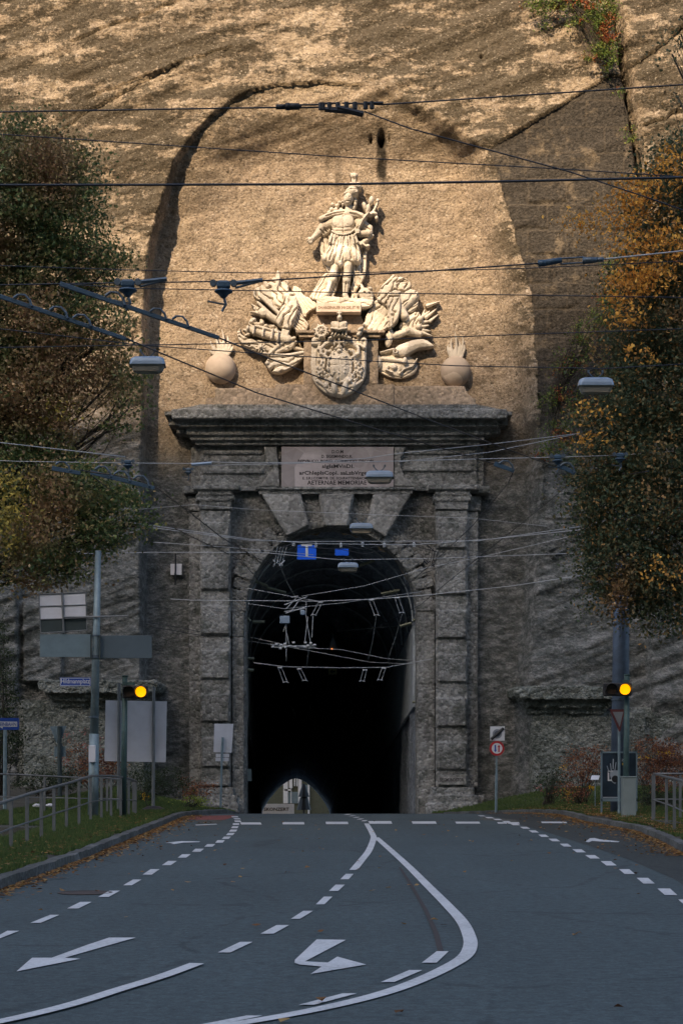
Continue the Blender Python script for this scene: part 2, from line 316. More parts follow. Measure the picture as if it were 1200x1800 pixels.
# ------------------------------------------------------------------ terrain
def interp(t, pts): return np.interp(t, [p[0] for p in pts], [p[1] for p in pts])
KL = [(0, -4.6), (15, -4.25), (22.4, -4.17), (29.5, -4.12), (36.9, -4.23), (44.9, -4.31), (50.5, -4.40), (53.5, -4.1), (58, -3.6), (62, -3.75), (73, -4.0), (80, -4.2)]
KR = [(0, 6.4), (22, 5.9), (31, 5.8), (36, 6.25), (40.6, 6.55), (46.9, 6.25), (54, 6.35), (58, 5.9), (62, 5.25), (68, 4.2), (73, 3.3), (80, 3.3)]
def grid_mesh(name, X, Yv, Z, mat, keep=None, color=None):
    """X, Y, Z are 2-D arrays"""
    h, w_ = X.shape; co = np.stack([X, Yv, Z], -1).reshape(-1, 3); idx = np.arange(h * w_).reshape(h, w_)
    q = np.stack([idx[:-1, :-1], idx[1:, :-1], idx[1:, 1:], idx[:-1, 1:]], -1).reshape(-1, 4)
    if keep is not None: q = q[keep.reshape(-1)]
    return fast_mesh(name, co, q, mat, color)
def fast_mesh(name, co, q, mat, color=None):
    me = bpy.data.meshes.new(name); me.vertices.add(len(co)); me.vertices.foreach_set('co', np.ascontiguousarray(co, dtype=np.float32).ravel())
    k = q.shape[1]; me.loops.add(q.size); me.loops.foreach_set('vertex_index', np.ascontiguousarray(q, dtype=np.int32).ravel())
    me.polygons.add(len(q)); me.polygons.foreach_set('loop_start', np.arange(0, q.size, k, dtype=np.int32)); me.polygons.foreach_set('loop_total', np.full(len(q), k, dtype=np.int32))
    me.materials.append(mat); me.update(calc_edges=True)
    if color is not None:
        a = me.color_attributes.new('mask', 'FLOAT_COLOR', 'POINT'); a.data.foreach_set('color', np.concatenate([color, np.ones((len(color), 1))], 1).astype(np.float32).ravel())
    return me
zrv = np.vectorize(zr)
xs = np.concatenate([np.arange(-320, -20, 12.), np.arange(-20, 20, .2), np.arange(20, 321, 12.)]); ys = np.concatenate([np.arange(-80, 0, 8.), np.arange(0, 79, .25)])
GX, GY = np.meshgrid(xs, ys); kl = interp(GY, KL); kr = interp(GY, KR); base = zrv(GY)
side = np.maximum(kl - GX, GX - kr)                       # distance out from the kerb line
GZ = base - .06 + np.where(side > .12, .17, 0) + np.clip(side - .5, 0, 12) * .02 * (GY > 20)
GZ += np.clip((GY - 52) / 20, 0, 1) * np.clip(side - .8, 0, 4) * .22 * (GX < 0) + np.clip((GY - 50) / 18, 0, 1) * np.clip(side - .6, 0, 4) * .2 * (GX > 0)
GZ += np.where(side > .3, .03 * fbm(GX * .9, GY * .9), 0)
well = (GX < -6.35) & (GX > -9.6) & (GY > 18) & (GY < 39)
GZ = np.where(well, -3.0, GZ)
def ground_z(x, y):
    i = np.clip(np.searchsorted(xs, x) - 1, 0, len(xs) - 2); j = np.clip(np.searchsorted(ys, y) - 1, 0, len(ys) - 2)
    return float(GZ[j, i])
SK(link('ground', grid_mesh('ground', GX, GY, GZ, M_soil)))
# road sheet
ry = np.concatenate([np.arange(-60, 0, 5.), np.arange(0, 76.1, .5)]); rt = np.linspace(0, 1, 24)
RX = interp(ry, KL)[:, None] * (1 - rt) + interp(ry, KR)[:, None] * rt; RY = np.repeat(ry[:, None], 24, 1); RZ = zrv(RY)
SK(link('road', grid_mesh('road', RX, RY, RZ, M_road)))
ty = np.arange(76., 214.1, 3.); TX = np.stack([-.42 - (ty - 75) * .0354 - 4.6, -.42 - (ty - 75) * .0354 + 4.6], 1)
SK(link('tunnel_road', grid_mesh('tunnel_road', TX, np.stack([ty, ty], 1), zrv(np.stack([ty, ty], 1)) - .003, M_road)))
def strip(name, pts, mat, up=.008, kind='structure'):
    """polygon of photo pixels laid on the road, cut into short pieces so that it follows the crest"""
    m = MB(); m.add([G(a, b, up) for a, b in pts], [tuple(range(len(pts)))]); return SK(m.build(name, mat), kind)
def ribbon(m, line, w0, w1, up=.008, step=.5):
    """painted line along photo-pixel points, width in metres"""
    g = [G(a, b, up) for a, b in line]; pts = []
    for a, b in zip(g, g[1:]):
        n = max(1, int((b - a).length / step)); pts += [a.lerp(b, i / n) for i in range(n)]
    pts.append(g[-1]); N_ = len(pts); vs = []
    for i, p in enumerate(pts):
        t = pts[min(i + 1, N_ - 1)] - pts[max(i - 1, 0)]; t.z = 0; t.normalize(); nn = Vector((t.y, -t.x, 0)); wd = (w0 + (w1 - w0) * i / (N_ - 1)) / 2
        for q in (p - nn * wd, p + nn * wd): vs.append((q.x, q.y, zr(q.y) + up))
    m.add(vs, [(2 * i, 2 * i + 1, 2 * i + 3, 2 * i + 2) for i in range(N_ - 1)])
# right cycle lane in darker asphalt, left one with its red end
def lane_grid(name, a, b, mat, up, wob=0):
    yy = np.arange(a[0], b + .01, .5); return yy
yy = np.arange(16, 61.1, .5); xd = np.interp(yy, [16, 21.6, 24.5, 29, 34, 40, 46.9, 53, 58, 61], [2.95, 4.02, 4.28, 4.42, 4.42, 4.35, 4.2, 4.15, 4.05, 4.0]) + .16
xk = interp(yy, KR) - .03; ok = xk > xd
tt = np.linspace(0, 1, 4); LX = xd[:, None] * (1 - tt) + np.maximum(xk, xd + .01)[:, None] * tt; LY = np.repeat(yy[:, None], 4, 1)
SK(link('cycle_lane', grid_mesh('cycle_lane', LX, LY, zrv(LY) + .004, M_lane)))
strip('red_cycle_path', [(330, 1441), (338, 1434.5), (412, 1433), (409, 1436.5), (395, 1441)], M_red, .004)
strip('road_patch', [(345, 1448), (352, 1441.5), (392, 1441.5), (384, 1448)], M_conc, .006)
strip('road_patch', [(838, 1441), (852, 1436), (905, 1441), (915, 1446)], M_conc, .006)
# kerbs
def kerb(line, sgn, y0, y1, h=.12):
    m = MB(); yv = np.arange(y0, y1 + .01, .4)
    vs = []
    for y in yv:
        x = float(interp(y, line)); z = zr(y); jit = .006 * math.sin(y * 7) + (.012 if int(y / 1.0) % 2 else 0)
        for dx, dz in ((0, -.05), (.015, h), (.17, h + .01), (.17, -.1)): vs.append((x + sgn * (dx), y, z + dz + (jit if dz > 0 else 0)))
    n = len(yv); fs = [(4 * i + k, 4 * i + k + 1, 4 * i + k + 5, 4 * i + k + 4) for i in range(n - 1) for k in range(3)]
    m.add(vs, fs); return m
T(kerb(KL, -1, 5, 72).build('kerb', M_kerb), 'grey stone kerb edging the grass verge on the left of the road', 'kerb', 'kerbs')
T(kerb(KR, 1, 5, 70).build('kerb', M_kerb), 'grey stone kerb curving along the leaf-strewn verge on the right of the road', 'kerb', 'kerbs')
# road markings: each painted sign a thing of its own, dashed lines are one painted line with dashes
def mark(name, polys=(), ribs=(), label='', cat='road marking', group=None):
    m = MB()
    for p in polys: m.add([G(a, b, .009) for a, b in p], [tuple(range(len(p)))])
    for i, r_ in enumerate(ribs): ribbon(m, *r_, up=.009 + .0015 * (i + len(marks)))
    marks.append(name); return SK(m.build(name, M_paint))
marks = []
def cr(pts, n=6):                                        # smooth curve through the points
    out = []; q = [pts[0]] + list(pts) + [pts[-1]]
    for i in range(1, len(q) - 2):
        for k in range(n):
            t = k / n; out.append(tuple(.5 * (2 * q[i][j] + (q[i + 1][j] - q[i - 1][j]) * t + (2 * q[i - 1][j] - 5 * q[i][j] + 4 * q[i + 1][j] - q[i + 2][j]) * t * t + (3 * q[i][j] - q[i - 1][j] - 3 * q[i + 1][j] + q[i + 2][j]) * t ** 3) for j in (0, 1)))
    return out + [pts[-1]]
def dash(cx, cy, w_, h_, sk): return [(cx - w_ / 2 - sk, cy + h_ / 2), (cx + w_ / 2 - sk, cy + h_ / 2), (cx + w_ / 2 + sk, cy - h_ / 2), (cx - w_ / 2 + sk, cy - h_ / 2)]
mark('centre_line', ribs=[(cr([(644, 1447.5), (654, 1465), (656, 1474), (648, 1495), (635, 1512), (621, 1529)]), .12, .12)])
mark('solid_line', ribs=[(cr([(661, 1472), (690, 1497.5), (720, 1525), (755, 1560), (785, 1590), (812, 1620), (824, 1645), (826, 1662), (817, 1680), (791, 1697), (743, 1720), (687, 1741), (622, 1759), (535, 1778), (427, 1797), (260, 1822)]), .115, .13)])
mark('dashed_line', [dash(611, 1431.6, 9, 1.4, 3), dash(619, 1434, 8, 1.4, 3), dash(626, 1436.7, 8, 1.5, 3), dash(633, 1439.6, 8, 1.7, 3), dash(640, 1442.6, 8, 1.8, 2)])
mark('dashed_line', [[(598, 1545.5), (612.5, 1545.5), (621, 1536), (607.5, 1536)], [(578, 1566), (594, 1566), (606, 1555), (589.5, 1555)], [(555, 1589.5), (570, 1589.5), (584, 1576), (569, 1576)], [(511, 1615), (527, 1615), (550, 1601), (533, 1601)], [(458, 1641), (481, 1641), (508, 1626), (486, 1626)], [(383, 1674), (405, 1674), (444, 1655.5), (422, 1655.5)]])
mark('lane_line', ribs=[(cr([(346, 1693), (285, 1715.5), (210, 1738.6), (120, 1766.5), (0, 1795), (-150, 1822)]), .12, .12)])
mark('dashed_line', [[(-12, 1649.5), (0, 1649.5), (34.5, 1636), (13.5, 1636)], [(54, 1622), (72, 1622), (105, 1608), (88.5, 1608)], dash(140, 1591, 20, 11.5, 11.5), dash(192, 1571, 18.5, 11, 10), dash(233, 1551, 15, 10, 8.5), dash(266, 1532.5, 16, 9.5, 7), dash(298, 1517, 15.5, 7.5, 5.5), dash(324, 1504.5, 15, 6, 4),
    dash(348, 1494.5, 15, 5.2, 3), dash(369, 1486, 14, 4.5, 2.5), dash(387, 1479, 13, 4.5, 2), dash(398, 1472.5, 12, 4, 2), dash(405, 1466, 12, 4, 2), dash(410, 1460, 12, 3.6, 1.5), dash(413, 1454, 11, 3.2, 1), dash(415, 1448.5, 11, 3, 0), dash(418, 1443.5, 11, 2.6, -1), dash(417, 1439.2, 11, 2.2, -1.5), dash(413, 1435.6, 11, 2, -1)])
mark('dashed_line', [dash(1172, 1567.5, 22, 11.5, -6.5), dash(1134, 1548, 20, 10, -6), dash(1101, 1532, 18, 8.5, -5), dash(1069, 1517.5, 18, 7.5, -5), dash(1040.5, 1506, 17, 6, -4.5), dash(1017, 1495.5, 16, 5.5, -4), dash(993.5, 1485.5, 14, 5, -3.5), dash(973.5, 1476.5, 14, 4.5, -3.5),
    dash(954.5, 1469, 13, 4, -3), dash(937.5, 1461.5, 12, 3.6, -3), dash(922, 1455, 12, 3.2, -3), dash(905, 1449.2, 13, 2.8, -2.5), dash(890, 1444.4, 12, 2.4, -2.5), dash(874, 1440.4, 12, 2.2, -2.5), dash(860, 1437.2, 12, 2, -2.5), dash(846, 1434, 10, 1.6, -2.5), dash(1212, 1588, 26, 14, -8)])
mark('yield_line', [dash(441, 1447.4, 36, 3.6, -1), dash(515.5, 1447, 38, 4, -.5), dash(592, 1446.5, 39, 4.2, -.5), dash(668, 1445.6, 40, 4.6, -1), dash(745, 1445.8, 42, 4.2, -1), dash(821.5, 1446, 42, 3.4, -1), dash(893, 1446.5, 38, 2.6, -1), dash(973, 1445.5, 44, 2.6, -1)])
mark('dashed_line', [[(741, 1692), (767, 1692), (788, 1672), (767, 1672)], [(669, 1726), (693, 1726), (742, 1705), (719, 1705)], [(525, 1766), (552, 1766), (627, 1746), (602, 1746)], [(340, 1803), (375, 1803), (461, 1785), (433, 1785)]])
mark('direction_arrow', [[(29.4, 1707.4), (57, 1683.4), (91.5, 1683.4), (153, 1661), (192, 1648), (239, 1648), (180, 1664.5), (114, 1683.4), (141.6, 1685.2)]])
mark('direction_arrow', [[(556.6, 1651), (607.8, 1652), (535.8, 1689.7), (576, 1691.9), (592.6, 1681.5), (643.3, 1695.3), (545.8, 1711.8), (565.3, 1698.8), (526.3, 1695.3), (517.6, 1691.9), (518.5, 1686.7)]])
mark('bicycle_symbol', [[(290, 1481.5), (320, 1478.4), (352, 1479), (350, 1480.2), (322, 1481.2), (306, 1483.6), (300, 1483.2), (306, 1481.8)]])
mark('bicycle_symbol', [[(1028, 1479.5), (1036, 1473.5), (1044, 1473), (1054, 1475.5), (1088, 1478.8), (1086, 1480.4), (1052, 1479), (1040, 1478), (1034, 1480.4)]])
mark('lane_mark', [[(343, 1449.6), (380, 1448), (382, 1449.2), (345, 1450.8)]])
sm = MB(); ribbon(sm, [(702, 1524), (722, 1555), (748, 1600), (766, 1640), (774, 1672)], .035, .05, .006); SK(sm.build('tar_seam', plain('tar seam', (.045, .035, .033), .9)))
mc = G(150, 1570); mh = MB(); mh.lathe((mc.x, mc.y, .004), [(.33, 0), (.33, .006), (.29, .006), (.29, .003), (.02, .004)], 24); SK(mh.build('manhole_cover', plain('rusty iron', (.07, .055, .05), .7, .3, .4)))

# ------------------------------------------------------------------ the rock face
us = np.concatenate([np.arange(-1500, -60, 15.), np.arange(-60, 1260, 2.6), np.arange(1260, 2700, 15.)])
vs_ = np.concatenate([np.arange(-520, -20, 12.), np.arange(-20, 1476, 2.6)])
U, V = np.meshgrid(us, vs_)
def uL(v): return np.interp(v, [150, 158, 165, 175, 195, 220, 250, 290, 330, 370, 420, 470, 560, 700, 1000, 1460], [640, 560, 480, 440, 405, 370, 342, 312, 297, 285, 270, 260, 254, 252, 250, 250])
def uR(v): return np.interp(v, [150, 158, 165, 185, 215, 275, 310, 400, 500, 600, 700, 900, 1000, 1210, 1460], [560, 570, 650, 705, 770, 850, 868, 890, 918, 932, 939, 948, 945, 928, 922])
jag = 3.5 * fbm(U / 45, V / 45) + 1.5 * fbm(U / 11, V / 11)
inside = (U - uL(V) + .4 * jag > 0) & (uR(V) - U + jag > 0) & (V > 156)
top = sst((V - 158 + 5 * jag * 0) / 190)
dl = sst((U - uL(V) + .4 * jag) / 7); dr_top = sst((uR(V) - U) / np.interp(V, [150, 200, 330], [18, 42, 60])); dr_bot = sst((uR(V) - U + jag) / 24); fr = sst((V - 520) / 300)
dr = dr_top * (1 - fr) + dr_bot * fr
vt = np.interp(U, [250, 312, 370, 405, 440, 480, 540, 640, 700, 770, 850, 900], [560, 290, 220, 195, 175, 165, 157, 160, 183, 213, 272, 450])
kmid = sst((U - uL(V) - 25) / 130); nm = np.where(V > 156, dl * dr, 0) * np.clip(np.maximum(.05, .12 * sst((690 - U) / 90)) + sst((V - 172) / 330) * (1 - kmid) + sst((V - 166) / 145) * kmid, 0, 1); rec = 1.5 * nm
W = V + .36 * U                                            # beds rise to the right
flat = nm * .72
bedn = fbm(U / 420, W / 34, 4); layer = np.floor(bedn * 4 + fbm(U / 150, V / 150) * .8) * .022
dep = 74.0 + rec + (.28 * fbm(U / 500 + 5, V / 420) + (.07 * bedn + layer) * 1.0) * (1 - flat) + .045 * fbm(U / 26, V / 26, 5, .6) * (1 - .45 * flat)
# overhanging ledge rim at the head of the niche
# chisel grooves low down
low = sst((V - 930) / 120); dep += low * .035 * np.abs(pn(U / 160, W / 13)) * (1 - .3 * flat); dep += low * .02 * pn(U / 60, W / 7)
# buttress built of blocks to the right of the niche
uC = 1078 + (V - 60) * .17
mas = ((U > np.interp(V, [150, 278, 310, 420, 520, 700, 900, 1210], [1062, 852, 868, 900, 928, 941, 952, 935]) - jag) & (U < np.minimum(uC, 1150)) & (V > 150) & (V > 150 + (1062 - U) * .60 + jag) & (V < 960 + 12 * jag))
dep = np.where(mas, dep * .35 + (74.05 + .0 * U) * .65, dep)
row = np.floor((V + 6 * pn(U / 90, V / 90)) / 46); off = (row * 37) % 80; bu = (U + off + 7 * pn(U / 50 + 9, V / 50)) % 78; bv = (V + 6 * pn(U / 90, V / 90)) % 46
joint = (np.minimum(np.minimum(bu, 78 - bu), np.minimum(bv, 46 - bv)) < 2.6)
bh = np.sin(row * 12.9 + np.floor((U + off) / 78) * 78.2) * .05
dep += np.where(mas & (V > 330), np.where(joint, .035, bh * .7), 0)
# crack running down beside the buttress
cd = np.abs(U - uC - 5 * pn(V / 30, V / 200)); dep += np.where(V < 330, .9 * np.exp(-(cd / 6.) ** 2), .25 * np.exp(-(cd / 5.) ** 2)); dep += np.where((U > uC) & (V < 700), -.25, 0)
# broken diagonal ledges top right
for (a0, b0, a1, b1, am) in ((1085, 150, 1200, 60, .5), (1110, 240, 1250, 190, .5), (960, 30, 1080, -30, .4), (120, 95, 330, 20, .3), (0, 300, 330, 120, .3), (150, 190, 420, 95, .25)):
    t = np.clip((U - a0) / (a1 - a0), 0, 1); line = b0 + (b1 - b0) * t + 1.6 * jag; on = (U > a0) & (U < a1)
    dep += np.where(on & (V > line), .6 * am * np.exp(-(V - line) / 9.), 0) * sst((U - a0) / 20) * sst((a1 - U) / 20)
# small holes and drain above the statue
for (a, b, ra, rb, am) in ((671, 246, 6, 12, .5), (652, 246, 3, 6, .25), (684, 246, 2, 5, .2), (648, 340, 3, 4, .2), (300, 372, 5, 5, .1), (842, 118, 3, 3, .3), (485, 470, 3, 3, .15)):
    dep += am * np.exp(-(((U - a) / ra) ** 2 + ((V - b) / rb) ** 2) ** 2)
# ledges (remains of a cornice) and the piers under them
dep -= .5 * sst((48 - U + jag) / 10) * sst((V - 1000) / 60) + .6 * sst((U - 1125 + jag) / 12) * sst((V - 1040) / 60)
dep -= np.where((U > 50) & (U < 118), .35, 0) * sst((V - 1060) / 8) * (V < 1200)
cx = P(0, 0, 75).x; X = (U - 600) / F * 75; Z = EYE - (V - HZ) / F * 75
far = np.clip(np.abs(U - 600) - 700, 0, 3000) / 3000; dep -= far * 14                      # the cliff curves forward beyond the frame
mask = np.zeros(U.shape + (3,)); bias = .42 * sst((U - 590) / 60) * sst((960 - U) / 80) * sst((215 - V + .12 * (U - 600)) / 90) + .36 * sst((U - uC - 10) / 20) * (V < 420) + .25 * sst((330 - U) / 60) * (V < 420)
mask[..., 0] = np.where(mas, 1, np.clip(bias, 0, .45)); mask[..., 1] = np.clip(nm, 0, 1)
stn = np.zeros(U.shape)
for (a, b0, b1, wd, am) in ((671, 238, 330, 8.5, 1.7), (674, 300, 345, 9, .8), (652, 240, 268, 4, 1.3), (643, 240, 262, 3, 1.0), (686, 240, 256, 4.5, 1.2), (595, 270, 350, 7, .55), (748, 240, 262, 4, .0), (866, 118, 172, 5, .4), (20, 85, 120, 9, .7), (575, 250, 330, 5, .35), (715, 338, 356, 18, .8), (155, 640, 800, 5, .3), (680, 330, 350, 8, .4)):
    wobx = 3 * pn(V / 25, V / 90 + a); stn = np.maximum(stn, am * np.exp(-((U - a - wobx) / wd) ** 4) * sst((V - b0) / 8) * sst((b1 - V) / 40) * (.75 + .5 * pn(U / 6, V / 14)))
mask[..., 2] = np.clip(stn, 0, 1)
hole = ((U > 405) & (U < 760) & (V > 905)); keep = ~(hole[:-1, :-1] & hole[1:, 1:])
co_x, co_y, co_z = X, dep, Z
# plateau on top and sloping back
bx = np.repeat(X[:1], 4, 0); by = np.stack([dep[0] * 0 + 212.5, dep[0] * 0 + 211, dep[0] + 12, dep[0] + 1.5]); bz = np.stack([Z[0] * 0 + .2, Z[0] * 0 + 34, Z[0] + 5, Z[0] + 1.0])
A = lambda b_, a_: np.concatenate([b_, a_], 0)
kp = np.concatenate([np.ones((4, keep.shape[1]), bool), keep], 0); mk = np.concatenate([np.zeros((4,) + mask.shape[1:]), mask], 0)
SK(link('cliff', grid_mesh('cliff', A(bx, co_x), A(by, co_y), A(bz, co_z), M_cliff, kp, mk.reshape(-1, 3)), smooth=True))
_uu = us; _vv = vs_
def face_y(px, py):
    i = np.clip(np.searchsorted(_uu, px), 0, len(_uu) - 1); j = np.clip(np.searchsorted(_vv, py), 0, len(_vv) - 1); return float(dep[j, i])

for (u0, u1, vt0, yb, c0, c1, ct, sg, lab) in ((56, 262, 1240, 73.15, 84, 290, 1200, 1, 'rough rock pier with a worn ledge left of the portal behind the signposts'), (926, 1118, 1254, 72.9, 893, 1078, 1211, -1, 'rough rock pier with a worn ledge right of the portal behind the thick mast')):
    pr_ = root('rock_pier', P((u0 + u1) / 2, 1440, 74), lab, 'rock pier', 'rock piers beside the portal'); m = MB(); m.pbox(u0, u1, vt0, 1450, yb, 75.6); e0, e1 = (u0 - 40, u0 + 50) if sg > 0 else (u1 - 50, u1 + 60)
    m.pbox(e0, e1, vt0 - 8, 1450, yb + .5, 75.4); m.build('block', M_pier, pr_, rough=(.055, .16, .55))
    m = MB(); m.prism([(c0, ct + 3), (c0 + 10, ct), (c1 - 6, ct + 2), (c1, ct + 6), (c1 - 3, ct + 17), (c1 - 14, ct + 22), (c0 + 14, ct + 21), (c0 + 2, ct + 14)], yb - .75, 75.5); m.prism([(c0 + 12, ct + 20), (c1 - 14, ct + 20), (c1 - 24, ct + 36), (c0 + 24, ct + 34)], yb - .38, 75.5); m.prism([(c0 + 22, ct + 33), (c1 - 24, ct + 33), (c1 - 30, ct + 46), (c0 + 30, ct + 46)], yb - .14, 75.5)
    m.build('ledge', M_pier, pr_, rough=(.05, .22, .5))
# unseen ridge added behind the viewer, shaped to shade the lower rock
hx = np.arange(-560, 200, 6.); hy = np.array([-640, -560, -500, -450, -420, -406, -400, -394, -380, -330, -260, -190, -120, -60.])
HX, HY = np.meshgrid(hx, hy)
xc = HX + .4 * 475; top_h = EYE + (16.9 - 1.6) + .7 * 475 + .17 * (xc + 5) + 2.0 * fbm(HX / 14, HX * 0 + 3)
HH = np.interp(HY, [-640, -420, -400, -380, -60], [0, .96, 1, .95, 0]) * top_h
SK(link('sun_blocker', grid_mesh('sun_blocker', HX, HY, HH, plain('sun blocker surface', (.05, .06, .03), .95, var=.4, sc=.05))))

# ------------------------------------------------------------------ portal
pt = root('tunnel_portal', P(582, 1434, 75), 'rusticated grey conglomerate stone tunnel portal with cornice and paired pilasters', 'portal')
def arch_pts(r_, n=26, cxp=582, cyp=1076): return [(cxp - r_ * math.cos(math.pi * i / n), cyp - r_ * 1.0 * math.sin(math.pi * i / n)) for i in range(n + 1)]
m = MB()                                                   # wall with the arched opening
ap = arch_pts(150.5); 
for i in range(len(ap) - 1):
    (a0, b0), (a1, b1) = ap[i], ap[i + 1]; m.prism([(a0, b0), (a0, 862), (a1, 862), (a1, b1)], 75.35, 76.9)
m.pbox(352, 431.5, 862, 1440, 75.35, 76.9); m.pbox(732.5, 832, 862, 1440, 75.35, 76.9)
m.build('wall', M_port, pt, rough=(.07, .05, .5))
def blockset(name, cols, y_, rows, mat=M_port, amp=.04):
    m = MB()
    for (x0, x1, yf, panel) in cols:
        for (v0, v1) in rows:
            m.pbox(x0 + 1, x1 - 1, v0 + 1.8, v1 - 1.8, yf, 75.6)
            if panel: m.pbox(x0 + 4, x1 - 4, v0 + 25, v1 - 5, yf - .14, yf + .05)
    return m.build(name, mat, pt, rough=(.05, amp, .35))
rowsL = [(897, 966), (966, 1042), (1042, 1120), (1120, 1197), (1197, 1273), (1273, 1352), (1352, 1386)]
rowsR = [(897, 970), (970, 1050), (1050, 1127), (1127, 1204), (1204, 1281), (1281, 1357), (1357, 1386)]
blockset('pilaster', [(352, 407, 74.62, 1), (331, 353, 75.05, 0)], 0, rowsL)
blockset('pilaster', [(764, 821, 74.62, 1), (820, 841, 75.05, 0)], 0, rowsR)
blockset('jamb', [(406, 430, 75.05, 0)], 0, [(v0, v1) for v0, v1 in rowsL if v0 > 1000] + [(1386, 1440)], amp=.035)
blockset('jamb', [(734, 765, 75.05, 0)], 0, [(v0, v1) for v0, v1 in rowsR if v0 > 1000] + [(1386, 1440)], amp=.035)
def mould(name, steps, mat=M_port, rough=None, par=None):
    """stack of courses: (px0, px1, v_top, v_bottom, front Y)"""
    m = MB()
    for s_ in steps:
        a, b, t, d, y = s_[:5]; m.pbox(a, b, t, d, y, s_[5] if len(s_) > 5 else 75.6)
    return m.build(name, mat, par or pt, rough=rough)
RG = (.045, .035, .3)
mould('pilaster_base', [(346, 412, 1384, 1395, 74.5), (342, 418, 1398, 1411, 74.42), (336, 421, 1412, 1445, 74.35), (325, 345, 1398, 1445, 74.85)], rough=RG)
mould('pilaster_base', [(756, 832, 1384, 1395, 74.5), (751, 838, 1398, 1411, 74.42), (746, 842, 1412, 1445, 74.35), (836, 850, 1398, 1445, 74.85)], rough=RG)
mould('capital', [(352, 407, 883, 898, 74.55), (346, 413, 872, 883, 74.48), (350, 409, 865, 873, 74.42), (342, 423, 856, 865, 74.3), (330, 352, 872, 898, 75.0), (322, 350, 856, 868, 74.75)], rough=RG)
mould('capital', [(764, 821, 883, 898, 74.55), (760, 827, 872, 883, 74.48), (764, 823, 865, 873, 74.42), (752, 840, 856, 865, 74.3), (820, 845, 872, 898, 75.0), (826, 860, 856, 868, 74.75)], rough=RG)
mould('frieze', [(352, 838, 783, 862, 75.05), (335, 353, 783, 862, 75.2), (836, 850, 783, 862, 75.2), (357, 462, 792, 798, 74.95), (357, 462, 826, 832, 74.95), (712, 832, 792, 798, 74.95), (705, 830, 821, 828, 74.95)], rough=RG)
m = MB()
for (a, b, t, d, y) in [(344, 842, 776, 784, 74.75), (336, 850, 768, 777, 74.6), (330, 860, 755, 769, 74.45), (318, 872, 744, 756, 74.2), (306, 886, 728, 745, 73.85), (293, 896, 731, 737, 74.1), (299, 890, 737, 752, 74.4), (312, 878, 752, 765, 74.65)]:
    m.pbox(a, b, t, d, y, 75.7)
m.prism([(305, 729), (355, 719), (835, 719), (885, 729)], 74.0, 75.7)
m.build('cornice', M_port, pt, rough=(.04, .03, .3))
mould('string_course', [(450, 729, 858, 863, 74.6), (455, 724, 863, 870, 74.7)], mat=M_port, rough=RG)
m = MB(); m.prism([(526, 869), (566, 869), (574, 926), (541, 932)], 75.0, 75.6); m.build('recessed_block', M_port, pt, rough=RG); m = MB(); m.prism([(616, 869), (658, 869), (646, 932), (608, 926)], 75.0, 75.6); m.build('recessed_block', M_port, pt, rough=RG)
m = MB(); m.prism([(461, 871), (529, 871), (543, 925), (504, 944)], 74.62, 75.5); m.build('keystone', M_port2, pt, rough=RG)
m = MB(); m.prism([(563, 871), (619, 871), (610, 926), (572, 926)], 74.5, 75.5); m.prism([(560, 871), (565, 871), (574, 925), (569, 925)], 74.66, 75.5); m.prism([(617, 871), (622, 871), (613, 925), (608, 925)], 74.66, 75.5); m.build('keystone', M_port2, pt, rough=RG)
m = MB(); m.prism([(655, 871), (721, 871), (677, 945), (644, 924)], 74.62, 75.5); m.build('keystone', M_port2, pt, rough=RG)
for half in (0, 1):
  m = MB()                                                 # voussoirs of the arch
  for k in range(13 * half, 13 + 13 * half):
    a0 = math.pi * (k + .09) / 26; a1 = math.pi * (k + .91) / 26; am = (a0 + a1) / 2
    if 1.12 < am < 2.02: ro_ = 176
    else: ro_ = 0
    q = lambda a, r_: (582 - r_ * math.cos(a), 1076 - r_ * math.sin(a))
    ro = ro_ or (186 if k % 2 else 180)
    m.prism([q(a0, 150), q(a0, ro), q(a1, ro), q(a1, 150)], 75.04 - .05 * (k % 2), 75.6)
  m.build('arch_ring', M_port, pt, rough=(.045, .05, .35))
m = MB()
m.prism([(464, 786), (486, 786), (488, 800), (492, 856), (456, 856), (470, 838), (482, 820), (470, 812)], 74.85, 75.2)
m.build('scroll_bracket', M_port2, pt, rough=RG)
m = MB(); m.prism([(693, 786), (714, 786), (704, 806), (703, 822), (712, 840), (730, 856), (690, 856)], 74.85, 75.2); m.build('scroll_bracket', M_port2, pt, rough=RG)
m = MB()
for a, b, t, d, y in ((378, 432, 684, 724, 74.75), (432, 484, 684, 724, 74.78), (484, 692, 678, 724, 74.7)): m.pbox(a + .8, b - .8, t, d, y, 76.4)
m.prism([(693, 680), (816, 680), (820, 692), (828, 700), (835, 703), (835, 724), (693, 724)], 74.8, 76.4)
m.pbox(362, 378, 700, 724, 74.9, 76.4)
m.build('attic', M_attic, pt, rough=(.045, .04, .3))
# inscription plaque
pq = MB().pbox(495, 691, 787, 857, 74.78, 75.1).build('plaque', M_marble, pt, bevel=.01)
for s_, x, y, h, w_ in (('D.O.M', 593, 795.5, 6.2, 20), ('D. SIGISMVNDO.R.', 592, 803.8, 5.5, 54), ('REPVBLICO. BONO. COMMODO. DECORI', 590, 811.8, 4.6, 132), ('sIgIsMVnDI.', 594, 822, 8.6, 56),
                        ('arChIepIsCopI. saLzbVrgens', 590, 833.6, 8.8, 128), ('E. S.R.I.COMITIB. DE. SCHRATTENBACH', 588, 842.0, 4.6, 112), ('AETERNAE MEMORIAE', 592, 849.8, 7.6, 104)):
    text('inscription', s_, x, y, h, 74.776, M_ink, pq, width=w_, ref=75)
p2 = MB().pbox(767, 817, 1362, 1379, 74.46, 74.7).build('plaque', M_port2, pt, bevel=.01); p2['label'] = 'small pale nameplate reading SIEGMUNDSTOR low on the right pilaster'
